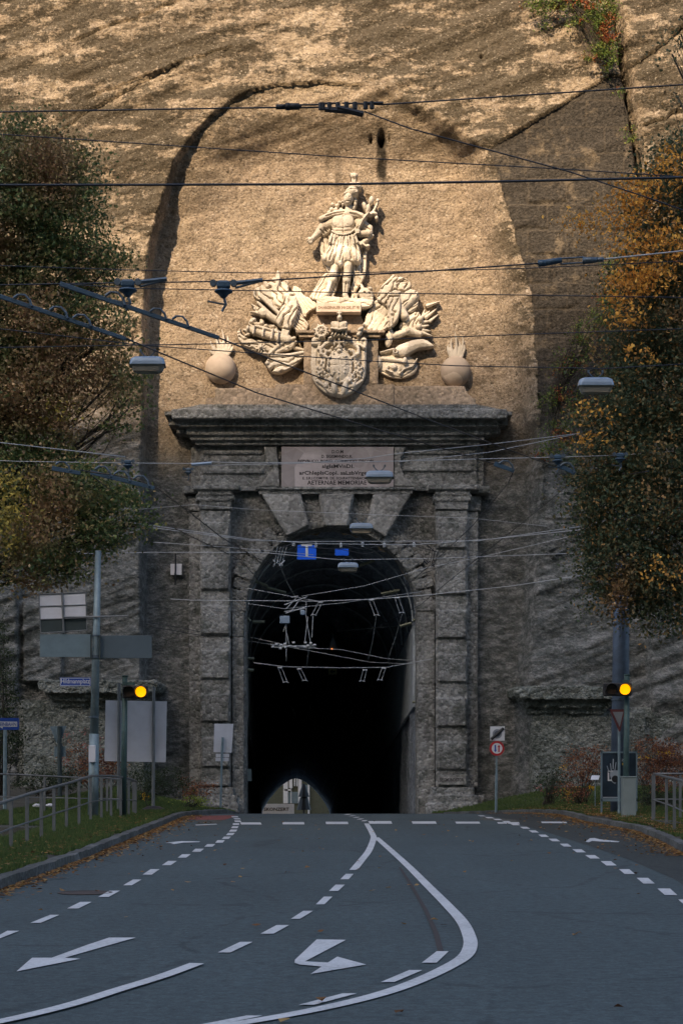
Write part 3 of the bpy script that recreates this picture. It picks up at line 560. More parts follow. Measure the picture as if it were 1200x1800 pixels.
text('inscription', 'SIEGMUNDSTOR', 792, 1370.5, 6, 74.456, M_ink, p2, width=42, ref=75)

# ------------------------------------------------------------------ tunnel
def tc(Y): return -.42 - (Y - 75) * .0354, 7.63 - (Y - 75) * .0882        # axis x, spring height
tn = root('tunnel', (-.42, 77, -.9), 'dark vaulted rock tunnel running down through the hillside', 'tunnel')
yv = np.concatenate([np.arange(76.7, 90, .5), np.arange(90, 213, 2.)]); vs = []; n = 40
for i, Y in enumerate(yv):
    cx_, cz = tc(Y); r_ = 3.62 + .25 * min((Y - 75) / 60, 1); pt_ = 1 if Y < 120 else 1 + .14 * min((Y - 120) / 60, 1)
    prof = [(-r_, -9.5), (-r_, -6), (-r_, -3)] + [(-r_ * math.cos(math.pi * k / n), r_ * (math.sin(math.pi * k / n) if pt_ == 1 else (1 - abs(math.cos(math.pi * k / n)) ** 1.6) ** .85)) for k in range(n + 1)] + [(r_, -3), (r_, -6), (r_, -9.5)]
    for j, (a, b) in enumerate(prof):
        wv = 1 + (.035 if Y < 180 else .004) * math.sin(Y * 1.7 + j * .9) * math.sin(Y * .6 + j * 2.1); vs.append((cx_ + a * wv, Y, cz + b * (wv if b > 0 else 1)))
K = n + 7; m = MB(); m.add(vs, [(i * K + j, i * K + j + 1, (i + 1) * K + j + 1, (i + 1) * K + j) for i in range(len(yv) - 1) for j in range(K - 1)])
m.build('vault', M_tun, tn)
for sg in (-1, 1):                                         # wall lining that stops above the footway
    m = MB(); vs = []; L = [77.2, 80, 84, 88, 92, 96, 100, 106, 112, 118, 124]
    for Y in L:
        cx_, cz = tc(Y)
        for zz in (cz - 3.62, cz - .2): vs += [(cx_ + sg * 3.50, Y, zz), (cx_ + sg * 3.60, Y, zz)]
    fs = []
    for i in range(len(L) - 1):
        a, b = 4 * i, 4 * i + 4; fs += [(a, a + 2, b + 2, b), (a, b, b + 1, a + 1), (a + 2, a + 3, b + 3, b + 2)]
    fs += [(0, 1, 3, 2)]; m.add(vs, fs); m.build('lining_panel', M_tpan, tn)
for Y in (77.4, 80.5, 84, 88, 93):
    cx_, cz = tc(Y); m = MB()
    m.tube([(cx_ - (3.5) * math.cos(math.pi * k / 24), Y, cz + 3.5 * math.sin(math.pi * k / 24)) for k in range(25)], .04, 5); m.build('steel_arch', M_tpan, tn)
M_bar = plain('pale bar', (.26, .27, .2), .7)
bars = [((448, 1021), (470, 1030)), ((469, 1033), (503, 1042)), ((670, 1044), (702, 1038)), ((703, 1101), (723, 1095)), ((725, 1091), (733, 1089)), ((435, 1086), (440, 1092)), ((444, 1093), (465, 1093)), ((433, 1157), (447, 1158)), ((431, 1177), (446, 1178)), ((724, 1234), (733, 1234)), ((632, 994), (658, 985))]
for a, b in bars:
    m = MB(); Y = 77.0; m.tube([P(*a, Y), P(*b, Y)], .06, 4); m.build('ceiling_bar', M_bar, tn)
MB().pbox(430.5, 442, 1352, 1373, 76.9, 77.05, 77).build('junction_box', M_box, tn, bevel=.01)

# far side: square, house, banner
SK(link('town_square', grid_mesh('town_square', np.array([[-160, 160], [-160, 160.]]), np.array([[212, 212], [420, 420.]]), np.full((2, 2), -12.9), M_lane)))
hs = root('house', (-6, 250, -12.9), 'pale facade with tall white window frames seen through the far end of the tunnel', 'house')
hm = plain('far plaster', (.085, .09, .06), .9); MB().box(-26, 14, 250, 262, -12.9, 8).build('wall', hm, hs)
MB().box(-26, 14, 249.6, 262.4, 8, 9).build('roof', M_signdark, hs)
for (a, b, t, d) in ((498, 506, 1370, 1412), (524, 530, 1366, 1412), (541, 544, 1378, 1432), (511, 512.5, 1385, 1412), (500, 512, 1387, 1390), (508, 514, 1368, 1385), (517, 519, 1367, 1382), (521, 523, 1367, 1382)):
    MB().pbox(a, b, t, d, 249.7, 250.1, 250).build('window_frame', M_white, hs)
MB().pbox(524, 541, 1380, 1412, 249.8, 250.1, 250).build('window', M_signd, hs); MB().pbox(502, 524, 1392, 1412, 249.85, 250.1, 250).build('window', M_signd, hs)
bn = root('banner', P(490, 1432, 232), 'pale banner lettered SKONZERT hanging beyond the far tunnel mouth', 'banner')
bc = MB().pbox(455, 517, 1413, 1440, 231.9, 232.0, 232).build('cloth', M_signb, bn)
text('lettering', 'SKONZERT', 486, 1422.5, 6, 231.88, M_ink, bn, width=44, ref=232)
m = MB(); hb = P(534, 1432, 226); m.tube([(hb.x, 226, hb.z - 6), (hb.x, 226, hb.z + 2.2)], .12, 6); m.lathe((hb.x, 226, hb.z + .6), [(.9, 0), (.5, 1.4), (.2, 1.8)], 10); m.lathe((hb.x, 226, hb.z + 2.2), [(.7, 0), (.4, .9), (.15, 1.6)], 10)
T(m.build('street_lantern', M_black), 'black lantern silhouette before the house at the far tunnel end', 'lantern')

# ------------------------------------------------------------------ sculpture: carved solids built as front and back surfaces on a fine grid
def seg_d(X, Y, a, b):
    ax, ay = a; bx, by = b; dx, dy = bx - ax, by - ay; L = dx * dx + dy * dy + 1e-9
    t = np.clip(((X - ax) * dx + (Y - ay) * dy) / L, 0, 1); return np.hypot(X - ax - t * dx, Y - ay - t * dy), t
def inpoly(X, Y, pts):
    c = np.zeros(X.shape, bool); n = len(pts)
    for i in range(n):
        (x0, y0), (x1, y1) = pts[i], pts[(i + 1) % n]
        if y0 == y1: continue
        c ^= ((y0 > Y) != (y1 > Y)) & (X < (x1 - x0) * (Y - y0) / (y1 - y0) + x0)
    return c
def smooth_poly(pts, it=2):
    for _ in range(it):
        q = []
        for i in range(len(pts)):
            a, b = pts[i], pts[(i + 1) % len(pts)]; q += [(a[0] * .75 + b[0] * .25, a[1] * .75 + b[1] * .25), (a[0] * .25 + b[0] * .75, a[1] * .25 + b[1] * .75)]
        pts = q
    return pts
class Relief:
    def __init__(s, ox, oy, zoom, w, h, step=.6):
        s.ox, s.oy, s.zm, s.st = ox, oy, zoom, step; nx, ny = int(w / step), int(h / step)
        s.X, s.Y = np.meshgrid((np.arange(nx) * step) * zoom, (np.arange(ny) * step) * zoom)
        s.H = np.full(s.X.shape, -9.); s.B = np.full(s.X.shape, 9.); s.m = 1 / (zoom * 43.)
    def put(s, M, H, b):
        s.H = np.where(M, np.maximum(s.H, H), s.H); s.B = np.where(M, np.minimum(s.B, b), s.B)
    def poly(s, pts, h, b=0, fold=None, bev=14, sm=2, amp=.05, dome=0):
        p = smooth_poly(pts, sm) if sm else pts; M = inpoly(s.X, s.Y, p); d = np.full(s.X.shape, 1e9)
        for i in range(len(p)): d = np.minimum(d, seg_d(s.X, s.Y, p[i], p[(i + 1) % len(p)])[0])
        H = h - .08 * (1 - np.clip(d / bev, 0, 1)) ** 2
        if dome: H = H + dome * (1 - np.exp(-d / 70.))
        if fold:
            if fold[0] == 'rad':
                a = np.arctan2(s.Y - fold[2], s.X - fold[1]); ph = a * fold[3] * .62 + .6 * pn(s.X / 90, s.Y / 90)
            else:
                th = R(fold[1]); ph = (-s.X * math.sin(th) + s.Y * math.cos(th)) / (fold[2] * 1.75) * 2 * math.pi + 2.6 * pn(s.X / 170, s.Y / 170) + .8 * pn(s.X / 60, s.Y / 60)
            f = np.sin(ph); H = H + 1.5 * amp * (1 - 1.9 * (1 - np.abs(f)) ** 3 * .8) * 1.0
        s.put(M, H, b)
    def cap(s, a, b_, r1, r2, h, b=0, fl=1.0):
        d, t = seg_d(s.X, s.Y, a, b_); r_ = r1 + (r2 - r1) * t; M = d < r_
        s.put(M, h + r_ * s.m * fl * (np.sqrt(np.clip(1 - (d / r_) ** 2, 0, 1)) - .3), b)
    def line(s, pts, r_, h, b=0, r2=None, fl=1.0):
        n = len(pts) - 1
        for i in range(n):
            q = r_ if r2 is None else r_ + (r2 - r_) * i / n; q2 = r_ if r2 is None else r_ + (r2 - r_) * (i + 1) / n
            s.cap(pts[i], pts[i + 1], q, q2, h, b, fl)
    def ell(s, cx, cy, rx, ry, h, d, rot=0, b=0):
        th = R(rot); x = (s.X - cx) * math.cos(th) + (s.Y - cy) * math.sin(th); y = -(s.X - cx) * math.sin(th) + (s.Y - cy) * math.cos(th)
        q = (x / rx) ** 2 + (y / ry) ** 2; s.put(q < 1, h + d * np.sqrt(np.clip(1 - q, 0, 1)), b)
    def dent(s, cx, cy, rx, ry, d, rot=0):
        th = R(rot); x = (s.X - cx) * math.cos(th) + (s.Y - cy) * math.sin(th); y = -(s.X - cx) * math.sin(th) + (s.Y - cy) * math.cos(th)
        s.H = np.where(s.H > -5, s.H - d * np.exp(-((x / rx) ** 2 + (y / ry) ** 2) ** 1.5), s.H)
    def groove(s, pts, r_, d):
        dd = np.full(s.X.shape, 1e9)
        for a, b in zip(pts, pts[1:]): dd = np.minimum(dd, seg_d(s.X, s.Y, a, b)[0])
        s.H = np.where(s.H > -5, s.H - d * np.exp(-(dd / r_) ** 2), s.H)
    def build(s, name, mat, parent, Yw, ref=75.0, rough=.008, gain=1.0):
        M = s.H > -5; H = s.H * gain
        for _ in range(1):
            Hs = H.copy(); ok = M[1:-1, 1:-1] & M[:-2, 1:-1] & M[2:, 1:-1] & M[1:-1, :-2] & M[1:-1, 2:]
            av = (H[:-2, 1:-1] + H[2:, 1:-1] + H[1:-1, :-2] + H[1:-1, 2:] + 2 * H[1:-1, 1:-1]) / 6; Hs[1:-1, 1:-1] = np.where(ok, av, H[1:-1, 1:-1]); H = Hs
        H = H + rough * fbm(s.X / 30, s.Y / 30, 3)
        k = ref / F; x = (s.ox + s.X / s.zm - 600) * k; z = EYE - (s.oy + s.Y / s.zm - HZ) * k
        n = M.size; idx = np.arange(n).reshape(M.shape); C = M[:-1, :-1] & M[1:, :-1] & M[:-1, 1:] & M[1:, 1:]
        fr = np.stack([idx[:-1, :-1], idx[1:, :-1], idx[1:, 1:], idx[:-1, 1:]], -1)[C]; bk = fr[:, ::-1] + n
        sides = []
        Cp = np.pad(C, 1)
        up = C & ~Cp[:-2, 1:-1]; dn = C & ~Cp[2:, 1:-1]; lf = C & ~Cp[1:-1, :-2]; rt_ = C & ~Cp[1:-1, 2:]
        a, b, c, d = idx[:-1, :-1], idx[1:, :-1], idx[1:, 1:], idx[:-1, 1:]
        for mk_, p, q in ((up, d, a), (dn, b, c), (lf, a, b), (rt_, c, d)):
            P_, Q_ = p[mk_], q[mk_]; sides.append(np.stack([Q_, P_, P_ + n, Q_ + n], -1))
        q = np.concatenate([fr, bk] + sides); co = np.concatenate([np.stack([x, Yw - H, z], -1).reshape(-1, 3), np.stack([x, Yw - np.minimum(s.B, H - .02), z], -1).reshape(-1, 3)])
        used = np.unique(q); rm = np.full(2 * n, -1); rm[used] = np.arange(len(used))
        return link(name, fast_mesh(name, co[used], rm[q], mat), parent, smooth=True)

YW = face_y(545, 500) + .02
# ---- statue of the armoured king
st = root('statue', P(595, 537, 75.6), 'pale stone statue of a plumed armoured ruler standing above the coat of arms', 'statue')
r = Relief(530, 300, 7.5, 160, 246)
r.poly([(240, 650), (330, 610), (420, 580), (560, 560), (740, 540), (820, 590), (900, 690), (925, 800), (890, 900), (860, 1050), (855, 1300), (835, 1400), (760, 1520), (660, 1640), (640, 1540), (690, 1380), (520, 1320), (430, 1690), (330, 1680), (300, 1600), (360, 1400), (330, 1290), (255, 1160), (232, 950), (280, 860), (330, 760)], .34, .05, ('lin', 78, 75), amp=.05)
r.poly([(330, 1300), (240, 1400), (130, 1600), (90, 1660), (200, 1700), (330, 1650), (400, 1400)], .26, 0, ('lin', 118, 60), amp=.04)
r.cap((480, 1130), (420, 1350), 66, 50, .62, .35); r.cap((420, 1350), (405, 1440), 52, 54, .64, .35); r.cap((400, 1440), (340, 1620), 50, 32, .6, .3); r.cap((335, 1630), (262, 1700), 36, 26, .66, .2)
r.cap((620, 1130), (600, 1380), 62, 52, .66, .35); r.cap((600, 1380), (592, 1460), 54, 56, .68, .35); r.cap((590, 1460), (572, 1640), 52, 34, .62, .3); r.cap((572, 1660), (610, 1715), 38, 30, .68, .2)
for (x, y) in ((410, 1385), (598, 1420)): r.ell(x, y, 58, 26, .72, .12)
r.poly([(430, 900), (560, 930), (680, 880), (745, 960), (775, 1080), (785, 1225), (730, 1238), (655, 1232), (570, 1226), (540, 1290), (505, 1300), (465, 1262), (380, 1256), (320, 1235), (268, 1190), (300, 1120), (350, 1020)], .70, .35, ('rad', 545, 640, 26), bev=24, amp=.055, dome=.22)
for i in range(9):                                         # tabs below the cuirass
    t = i / 8; x = 400 + 300 * t; r.cap((x, 885 + 40 * math.sin(math.pi * t)), (x + (t - .5) * 60, 985 + 40 * math.sin(math.pi * t)), 21, 18, .93)
r.ell(545, 745, 150, 165, .66, .30); r.ell(480, 705, 82, 86, .84, .13); r.ell(612, 705, 80, 84, .84, .13); r.groove([(546, 620), (550, 870)], 8, .05); r.groove([(430, 790), (540, 800), (660, 780)], 7, .05); r.groove([(450, 830), (545, 842), (650, 822)], 7, .04)
r.line([(400, 845), (470, 885), (560, 892), (640, 870), (705, 815)], 15, .98)
r.ell(560, 600, 190, 70, .62, .30); r.line([(260, 665), (360, 620), (480, 590), (590, 580)], 34, .82); r.line([(600, 580), (700, 590), (790, 620)], 34, .80)
r.cap((400, 680), (290, 740), 72, 58, .60, .3); r.cap((290, 730), (215, 830), 58, 44, .62, .35); r.cap((215, 830), (140, 920), 42, 28, .66, .42); r.ell(118, 928, 34, 34, .68, .14, b=.45)
for (a, b) in (((105, 925), (82, 955)), ((115, 940), (92, 978)), ((128, 946), (112, 985)), ((140, 944), (132, 978)), ((95, 905), (78, 925))): r.cap(a, b, 10, 7, .76, .6)
r.poly([(380, 700), (395, 800), (330, 850), (270, 870), (262, 800), (300, 730)], .55, .2, ('lin', 60, 34), amp=.04)
r.cap((750, 690), (870, 770), 76, 62, .56, .3); r.cap((880, 770), (890, 850), 60, 48, .58, .3); r.cap((880, 850), (760, 860), 46, 36, .80, .4); r.ell(735, 845, 40, 36, .90, .12)
for (a, b) in (((712, 825), (752, 812)), ((706, 840), (750, 832)), ((708, 856), (750, 852)), ((716, 870), (754, 870)), ((742, 868), (700, 890))): r.cap(a, b, 9, 8, 1.0)
r.poly([(640, 880), (760, 760), (870, 600), (840, 590), (760, 680), (680, 800)], .82, .3, ('lin', -52, 26), amp=.03)
r.line([(700, 900), (800, 700), (880, 600)], 12, .98)
r.ell(915, 410, 36, 60, .62, .16, 10, .3); r.ell(828, 490, 30, 62, .64, .16, -18, .3); r.ell(870, 520, 34, 70, .60, .16, 12, .3); r.ell(950, 585, 52, 26, .66, .14, 12, .3); r.ell(985, 640, 24, 30, .62, .12, 0, .3); r.line([(905, 600), (960, 520), (1000, 430)], 16, .62, .35); r.ell(1000, 410, 24, 28, .62, .1, 0, .35); r.ell(890, 600, 40, 26, .7, .14)
r.cap((800, 960), (935, 870), 30, 17, .66, .4); r.ell(868, 1015, 34, 26, .66, .14, 0, .35); r.line([(770, 960), (830, 1000), (870, 1030)], 16, .68, .3); r.cap((780, 1000), (700, 940), 20, 20, .8)
for (g_) in ([(290, 690), (400, 640), (540, 612)], [(320, 640), (430, 600), (560, 585)], [(640, 600), (720, 612), (800, 660)], [(300, 780), (350, 830)], [(250, 800), (300, 850)], [(820, 740), (900, 800)], [(560, 930), (540, 1080), (505, 1220)], [(640, 930), (660, 1080), (650, 1200)], [(470, 930), (420, 1080), (370, 1210)], [(700, 960), (730, 1090), (735, 1210)], [(410, 1500), (380, 1600)], [(585, 1500), (575, 1620)]): r.groove(g_, 8, .10)
r.groove([(470, 1290), (440, 1420), (360, 1640)], 1, 0)
# neck and head with its face
r.cap((622, 500), (618, 580), 48, 56, .70); r.ell(612, 412, 66, 88, .74, .36, 8)
r.cap((604, 395), (600, 432), 8, 12, 1.03); r.ell(606, 470, 26, 16, .98, .06, 8); r.ell(580, 440, 20, 20, .98, .05); r.ell(636, 440, 20, 20, .98, .05)
r.dent(584, 408, 11, 6, .07); r.dent(630, 410, 11, 6, .07); r.groove([(590, 457), (622, 458)], 4, .05); r.groove([(566, 392), (598, 396)], 4, .03); r.groove([(614, 396), (650, 394)], 4, .03)
for (x, y, a) in ((690, 370, 32), (706, 420, 30), (700, 468, 28), (684, 512, 26), (540, 470, 16), (536, 430, 14)): r.ell(x, y, a, a * 1.15, .66, .12)
for (x, y, a) in ((470, 470, 34), (450, 520, 32), (500, 430, 30), (410, 455, 30), (395, 520, 34), (520, 520, 30), (440, 560, 34), (360, 560, 30)): r.ell(x, y, a, a * .9, .50, .16)
r.ell(660, 320, 92, 74, .74, .34, -12); r.line([(566, 352), (600, 330), (660, 345), (730, 330)], 13, 1.0); r.ell(640, 300, 20, 30, 1.02, .08); r.groove([(590, 318), (680, 300), (750, 290)], 6, .05)
r.ell(700, 245, 92, 46, .72, .28, 4, .3); r.ell(590, 215, 46, 26, .7, .18, 14, .4); r.ell(650, 225, 40, 34, .76, .24, 0, .3); r.ell(740, 215, 44, 34, .70, .22, 0, .3)
r.cap((690, 230), (688, 130), 26, 34, .62, .35); r.ell(688, 88, 48, 44, .60, .20, 0, .3); r.ell(660, 70, 26, 26, .58, .16, 0, .3); r.ell(720, 80, 24, 28, .58, .16, 0, .3); r.groove([(690, 60), (688, 200)], 5, .05)
# cushion and the grinning beast by the foot
r.ell(850, 1625, 105, 88, .36, .26, 20); r.ell(800, 1540, 24, 60, .40, .12, -20); r.line([(770, 1610), (720, 1630), (715, 1680), (760, 1730)], 20, .48); r.ell(900, 1560, 34, 26, .5, .12); r.dent(830, 1610, 14, 12, .14); r.dent(895, 1620, 14, 12, .14); r.line([(800, 1690), (860, 1720), (930, 1690)], 14, .62)
r.line([(560, 1480), (700, 1560), (640, 1720)], 26, .30)
r.poly([(200, 1690), (330, 1668), (560, 1690), (760, 1700), (930, 1690), (960, 1740), (900, 1845), (240, 1845), (190, 1760)], .74, 0, ('lin', 4, 70), bev=20, amp=.03)
r.build('carved_figure', M_stat, st, YW, gain=1.1)
bx_ = MB(); bx_.pbox(556, 634, 537, 553, YW - .98, YW + .3, 75); ped = bx_.build('inscription_block', M_ball, st, bevel=.02)
text('inscription', 'OH.HAGENAUER INV.DEL.ET FE', 595, 545.5, 5.5, YW - .984, plain('cut letters', (.16, .10, .06), .8), ped, width=72, ref=75)
# pedestal behind the arms
pd_ = root('pedestal', P(598, 680, 75.6), 'stepped brown stone pedestal behind the coat of arms and under the statue', 'pedestal')
m = MB(); m.prism([(557, 553.5), (634, 553.5), (648, 584), (540, 584)], 75.1, YW + .3); m.build('upper_block', M_attic, pd_, rough=(.045, .03, .3))
m = MB(); m.pbox(520, 676, 585, 589, 74.55, YW + .3); m.pbox(526, 668, 589, 596, 74.68, YW + .3); m.build('moulding', M_attic, pd_, rough=(.04, .02, .3))
m = MB(); m.pbox(534, 664, 596, 678, 74.85, YW + .3); m.build('lower_block', M_attic, pd_, rough=(.045, .03, .3))
# ---- coat of arms
ca = root('coat_of_arms', P(596, 705, 75), 'carved stone coat of arms with princely crown, oval shield and tasselled scrolls', 'coat of arms')
r = Relief(530, 520, 8.571, 140, 190)
r.poly([(150, 790), (240, 700), (500, 690), (760, 690), (900, 700), (985, 770), (972, 900), (975, 1100), (960, 1290), (840, 1450), (700, 1545), (565, 1572), (400, 1535), (250, 1430), (160, 1290), (135, 1100), (145, 900)], .24, 0, sm=1)
r.ell(572, 1110, 175, 250, .30, .26); r.line([(572 + 172 * math.cos(a / 20 * 2 * math.pi), 1110 + 248 * math.sin(a / 20 * 2 * math.pi)) for a in range(21)], 17, .40)
r.groove([(572, 870), (572, 1350)], 7, .04); r.groove([(410, 1110), (735, 1110)], 7, .04)
for k in range(70): r.ell(572 + 130 * rng.normal() * .6, 1100 + 190 * rng.normal() * .55, rng.uniform(9, 22), rng.uniform(9, 26), .52, .03, rng.uniform(0, 180)) if True else 0
for sx in (-1, 1):
    f = lambda x: 572 + sx * (x - 572)
    r.line([(f(640), 770), (f(700), 740), (f(780), 780), (f(850), 850), (f(850), 930), (f(790), 950)], 36, .40, r2=22); r.line([(f(720), 900), (f(770), 890), (f(800), 960), (f(740), 1000)], 24, .40)
    r.line([(f(790), 980), (f(800), 1080), (f(840), 1150), (f(830), 1230)], 20, .34)
    for (x, y) in ((830, 1050), (850, 1090), (810, 1130), (860, 1160), (840, 1200), (790, 1220), (740, 1080), (745, 1130), (735, 1020), (900, 1140), (880, 1220), (760, 1260)): r.ell(f(x), y, 24, 34, .34, .12); r.cap((f(x), y + 20), (f(x), y + 48), 14, 20, .36)
    r.line([(f(760), 1290), (f(730), 1230), (f(690), 1330), (f(640), 1340)], 24, .36); r.ell(f(650), 1440, 50, 110, .34, .2, sx * 8); r.ell(f(700), 1330, 60, 60, .34, .16); r.line([(f(660), 1520), (f(740), 1480), (f(800), 1400), (f(900), 1330)], 26, .32)
    r.ell(f(770), 1400, 46, 50, .32, .12); r.line([(f(930), 900), (f(940), 1100), (f(920), 1290)], 20, .26)
for k in range(60):
    a = rng.uniform(0, 2 * math.pi); q = rng.uniform(.95, 1.5); x = 572 + 215 * q * math.cos(a); y = 1130 + 290 * q * math.sin(a)
    if 160 < x < 960 and 830 < y < 1540: r.ell(x, y, rng.uniform(12, 32), rng.uniform(12, 34), .28, .12, rng.uniform(0, 180))
r.line([(420, 720), (480, 695), (570, 680), (660, 695), (730, 720)], 20, .62); r.cap((566, 715), (566, 830), 17, 17, .55); r.cap((500, 780), (635, 775), 16, 16, .55); r.ell(566, 845, 50, 40, .42, .16); r.ell(566, 900, 45, 34, .42, .16)
for x, y in ((500, 748), (630, 748), (500, 806), (632, 806)): r.ell(x, y, 15, 15, .5, .06)
r.poly([(440, 470), (500, 460), (570, 470), (640, 460), (690, 470), (695, 520), (670, 600), (650, 650), (485, 650), (465, 600), (438, 530)], .62, .1, sm=1, dome=.22, bev=30); r.line([(455, 595), (570, 615), (675, 595)], 20, .84); r.groove([(570, 470), (570, 600)], 7, .06); r.groove([(500, 480), (490, 590)], 6, .04); r.groove([(640, 480), (650, 590)], 6, .04)
for x in (480, 525, 570, 615, 660): r.cap((x, 640), (x - 8 + (x - 570) * .2, 680), 16, 16, .7)
r.dent(570, 655, 30, 10, .15)
r.ell(570, 428, 38, 40, .66, .16, 0, .5); r.cap((569, 395), (569, 335), 12, 14, .72, .55); r.cap((540, 358), (598, 358), 11, 11, .72, .55)
r.line([(300 + 72 * math.cos(a / 14 * 2 * math.pi), 605 + 76 * math.sin(a / 14 * 2 * math.pi)) for a in range(15)], 21, .50, .25); r.ell(300, 605, 26, 26, .5, .1, 0, .25)
for k in range(8):
    a = k * math.pi / 4 + .3; r.cap((300, 605), (300 + 70 * math.cos(a), 605 + 70 * math.sin(a)), 10, 10, .5, .3); r.cap((300 + 80 * math.cos(a), 605 + 84 * math.sin(a)), (300 + 112 * math.cos(a), 605 + 112 * math.sin(a)), 20, 9, .5, .25)
r.line([(240, 700), (190, 720), (180, 770), (240, 770)], 36, .34); r.line([(300, 690), (250, 860)], 20, .34)
r.cap((850, 665), (905, 575), 32, 30, .6, .2); r.ell(880, 590, 50, 30, .62, .1, -30, .2); r.ell(932, 525, 20, 22, .6, .12, 0, .3); r.line([(780, 720), (800, 790), (850, 800)], 26, .4); r.ell(925, 745, 62, 60, .34, .18); r.dent(930, 760, 20, 26, .1); r.line([(880, 800), (940, 840), (960, 770)], 24, .4)
r.build('carved_shield', M_stat, ca, 74.72, gain=1.2)
# ---- trophies of arms
tl = root('trophy_relief', P(485, 655, 75.8), 'left carved trophy of furled banners, cannon barrel and starred spikes', 'carved relief', 'carved trophies of arms beside the statue')
r = Relief(410, 470, 8, 152, 196)
r.poly([(800, 210), (960, 260), (965, 350), (1080, 400), (1180, 480), (1180, 540), (1050, 600), (1010, 700), (900, 560)], .14, 0, ('lin', 62, 52), amp=.03, sm=1)
r.poly([(860, 540), (930, 600), (1070, 800), (1030, 890), (880, 890), (830, 830)], .30, 0, ('lin', 52, 44), sm=0, amp=.05)
r.poly([(410, 250), (440, 160), (500, 230), (560, 120), (600, 150), (620, 30), (660, 90), (672, 210), (700, 180), (770, 170), (785, 290), (760, 420), (640, 600), (560, 560), (480, 480), (350, 460), (280, 400), (272, 300)], .30, 0, ('lin', 48, 95), sm=1, amp=.07)
r.poly([(600, 60), (640, 30), (672, 160), (640, 260), (610, 330), (590, 200)], .46, 0, sm=1)
r.cap((370, 400), (640, 650), 24, 28, .46, .2); r.cap((350, 500), (610, 740), 22, 30, .42, .2)
for p in ([(225, 480), (390, 560), (340, 610)], [(215, 605), (360, 600), (350, 660)], [(300, 440), (360, 470), (420, 580)], [(270, 560), (310, 540), (340, 640)]): r.poly(p, .34, .1, sm=0, bev=20)
r.poly([(350, 590), (430, 550), (500, 600), (480, 680), (400, 700), (345, 650)], .44, 0, sm=1, dome=.1); r.cap((470, 650), (620, 740), 46, 50, .36, .1)
r.poly([(740, 360), (840, 340), (900, 440), (915, 560), (890, 700), (800, 895), (740, 880), (640, 840), (600, 790), (605, 700), (660, 600), (730, 520)], .50, 0, ('lin', 112, 90), sm=2, amp=.08)
r.line([(760, 420), (830, 480), (800, 560), (690, 640), (640, 740)], 46, .52, r2=30)
r.poly([(200, 760), (260, 690), (310, 700), (330, 760), (360, 760), (380, 700), (440, 740), (440, 800), (500, 790), (580, 800), (650, 860), (640, 960), (480, 920), (300, 850), (220, 820)], .26, 0, ('lin', 20, 80), sm=1, amp=.06)
for (x, y) in ((250, 760), (290, 730), (400, 780), (460, 820), (560, 830), (600, 880)): r.ell(x, y, 34, 28, .34, .1)
r.cap((240, 880), (520, 960), 50, 62, .44, .05); r.cap((520, 960), (760, 1020), 62, 74, .44, .05); r.ell(210, 868, 26, 40, .5, .12); r.line([(300, 850), (285, 950)], 16, .62); r.line([(430, 890), (415, 990)], 12, .64); r.line([(560, 900), (540, 1020)], 16, .66); r.line([(640, 930), (625, 1050)], 12, .68); r.cap((200, 900), (150, 880), 26, 14, .46, .2); r.cap((220, 940), (170, 960), 22, 12, .44, .2)
r.cap((330, 840), (660, 930), 24, 20, .54, .2); r.poly([(690, 870), (800, 900), (770, 1000), (660, 970)], .56, 0, sm=0)
r.poly([(50, 900), (90, 850), (120, 870), (100, 930), (190, 990), (380, 1030), (640, 1060), (880, 1020), (885, 1080), (800, 1160), (640, 1195), (500, 1240), (380, 1215), (220, 1140), (100, 1060), (60, 990)], .36, 0, ('lin', 8, 80), sm=1, amp=.06)
r.line([(500, 1230), (620, 1120), (740, 1040), (860, 1000)], 26, .46); r.line([(600, 1200), (760, 1120), (880, 1050)], 22, .42)
for k in range(9): a = k * 2 * math.pi / 9; r.cap((390, 1135), (390 + 66 * math.cos(a), 1135 + 66 * math.sin(a)), 15, 9, .47)
r.ell(390, 1135, 22, 22, .54, .06); r.dent(225, 1100, 16, 14, .14)
r.poly([(440, 1340), (470, 1300), (530, 1225), (700, 1210), (1000, 1185), (1010, 1250), (900, 1350), (780, 1440), (660, 1485), (560, 1475), (490, 1430)], .34, 0, ('lin', -8, 84), sm=1, amp=.06); r.dent(550, 1425, 45, 18, .24, -45); r.ell(480, 1350, 34, 30, .4, .1); r.line([(540, 1240), (760, 1240), (980, 1200)], 24, .44)
r.cap((860, 1120), (1010, 1150), 26, 12, .3)
r.build('carving', M_stat, tl, YW, gain=1.35)
tr_ = root('trophy_relief', P(705, 660, 75.8), 'right carved trophy of organ-like pikes, draped banner, cannon and round shield', 'carved relief', 'carved trophies of arms beside the statue')
r = Relief(630, 470, 8, 152, 196)
r.ell(530, 1350, 305, 185, .14, .14, 8)
for a, b in (((160, 860), (450, 380)), ((105, 800), (260, 480)), ((230, 880), (520, 420)), ((300, 890), (560, 540))): r.cap(a, b, 44, 30, .34, .05)
r.poly([(88, 690), (230, 465), (420, 590), (500, 640), (360, 895), (170, 872), (84, 800)], .30, 0, ('lin', -57, 70), sm=0, amp=.08)
r.cap((350, 270), (490, 110), 34, 18, .34, .1)
r.poly([(290, 310), (345, 260), (470, 150), (600, 140), (700, 180), (748, 260), (720, 320), (830, 340), (842, 400), (700, 500), (640, 560), (590, 640), (560, 760), (480, 850), (380, 895), (330, 890), (400, 700), (420, 620), (390, 560), (330, 520), (240, 460)], .46, 0, ('lin', -50, 105), sm=1, amp=.07)
r.poly([(400, 380), (560, 330), (590, 480), (585, 640), (545, 780), (440, 890), (400, 870), (440, 620), (400, 560), (390, 480)], .62, 0, ('lin', 100, 88), sm=1, amp=.05)
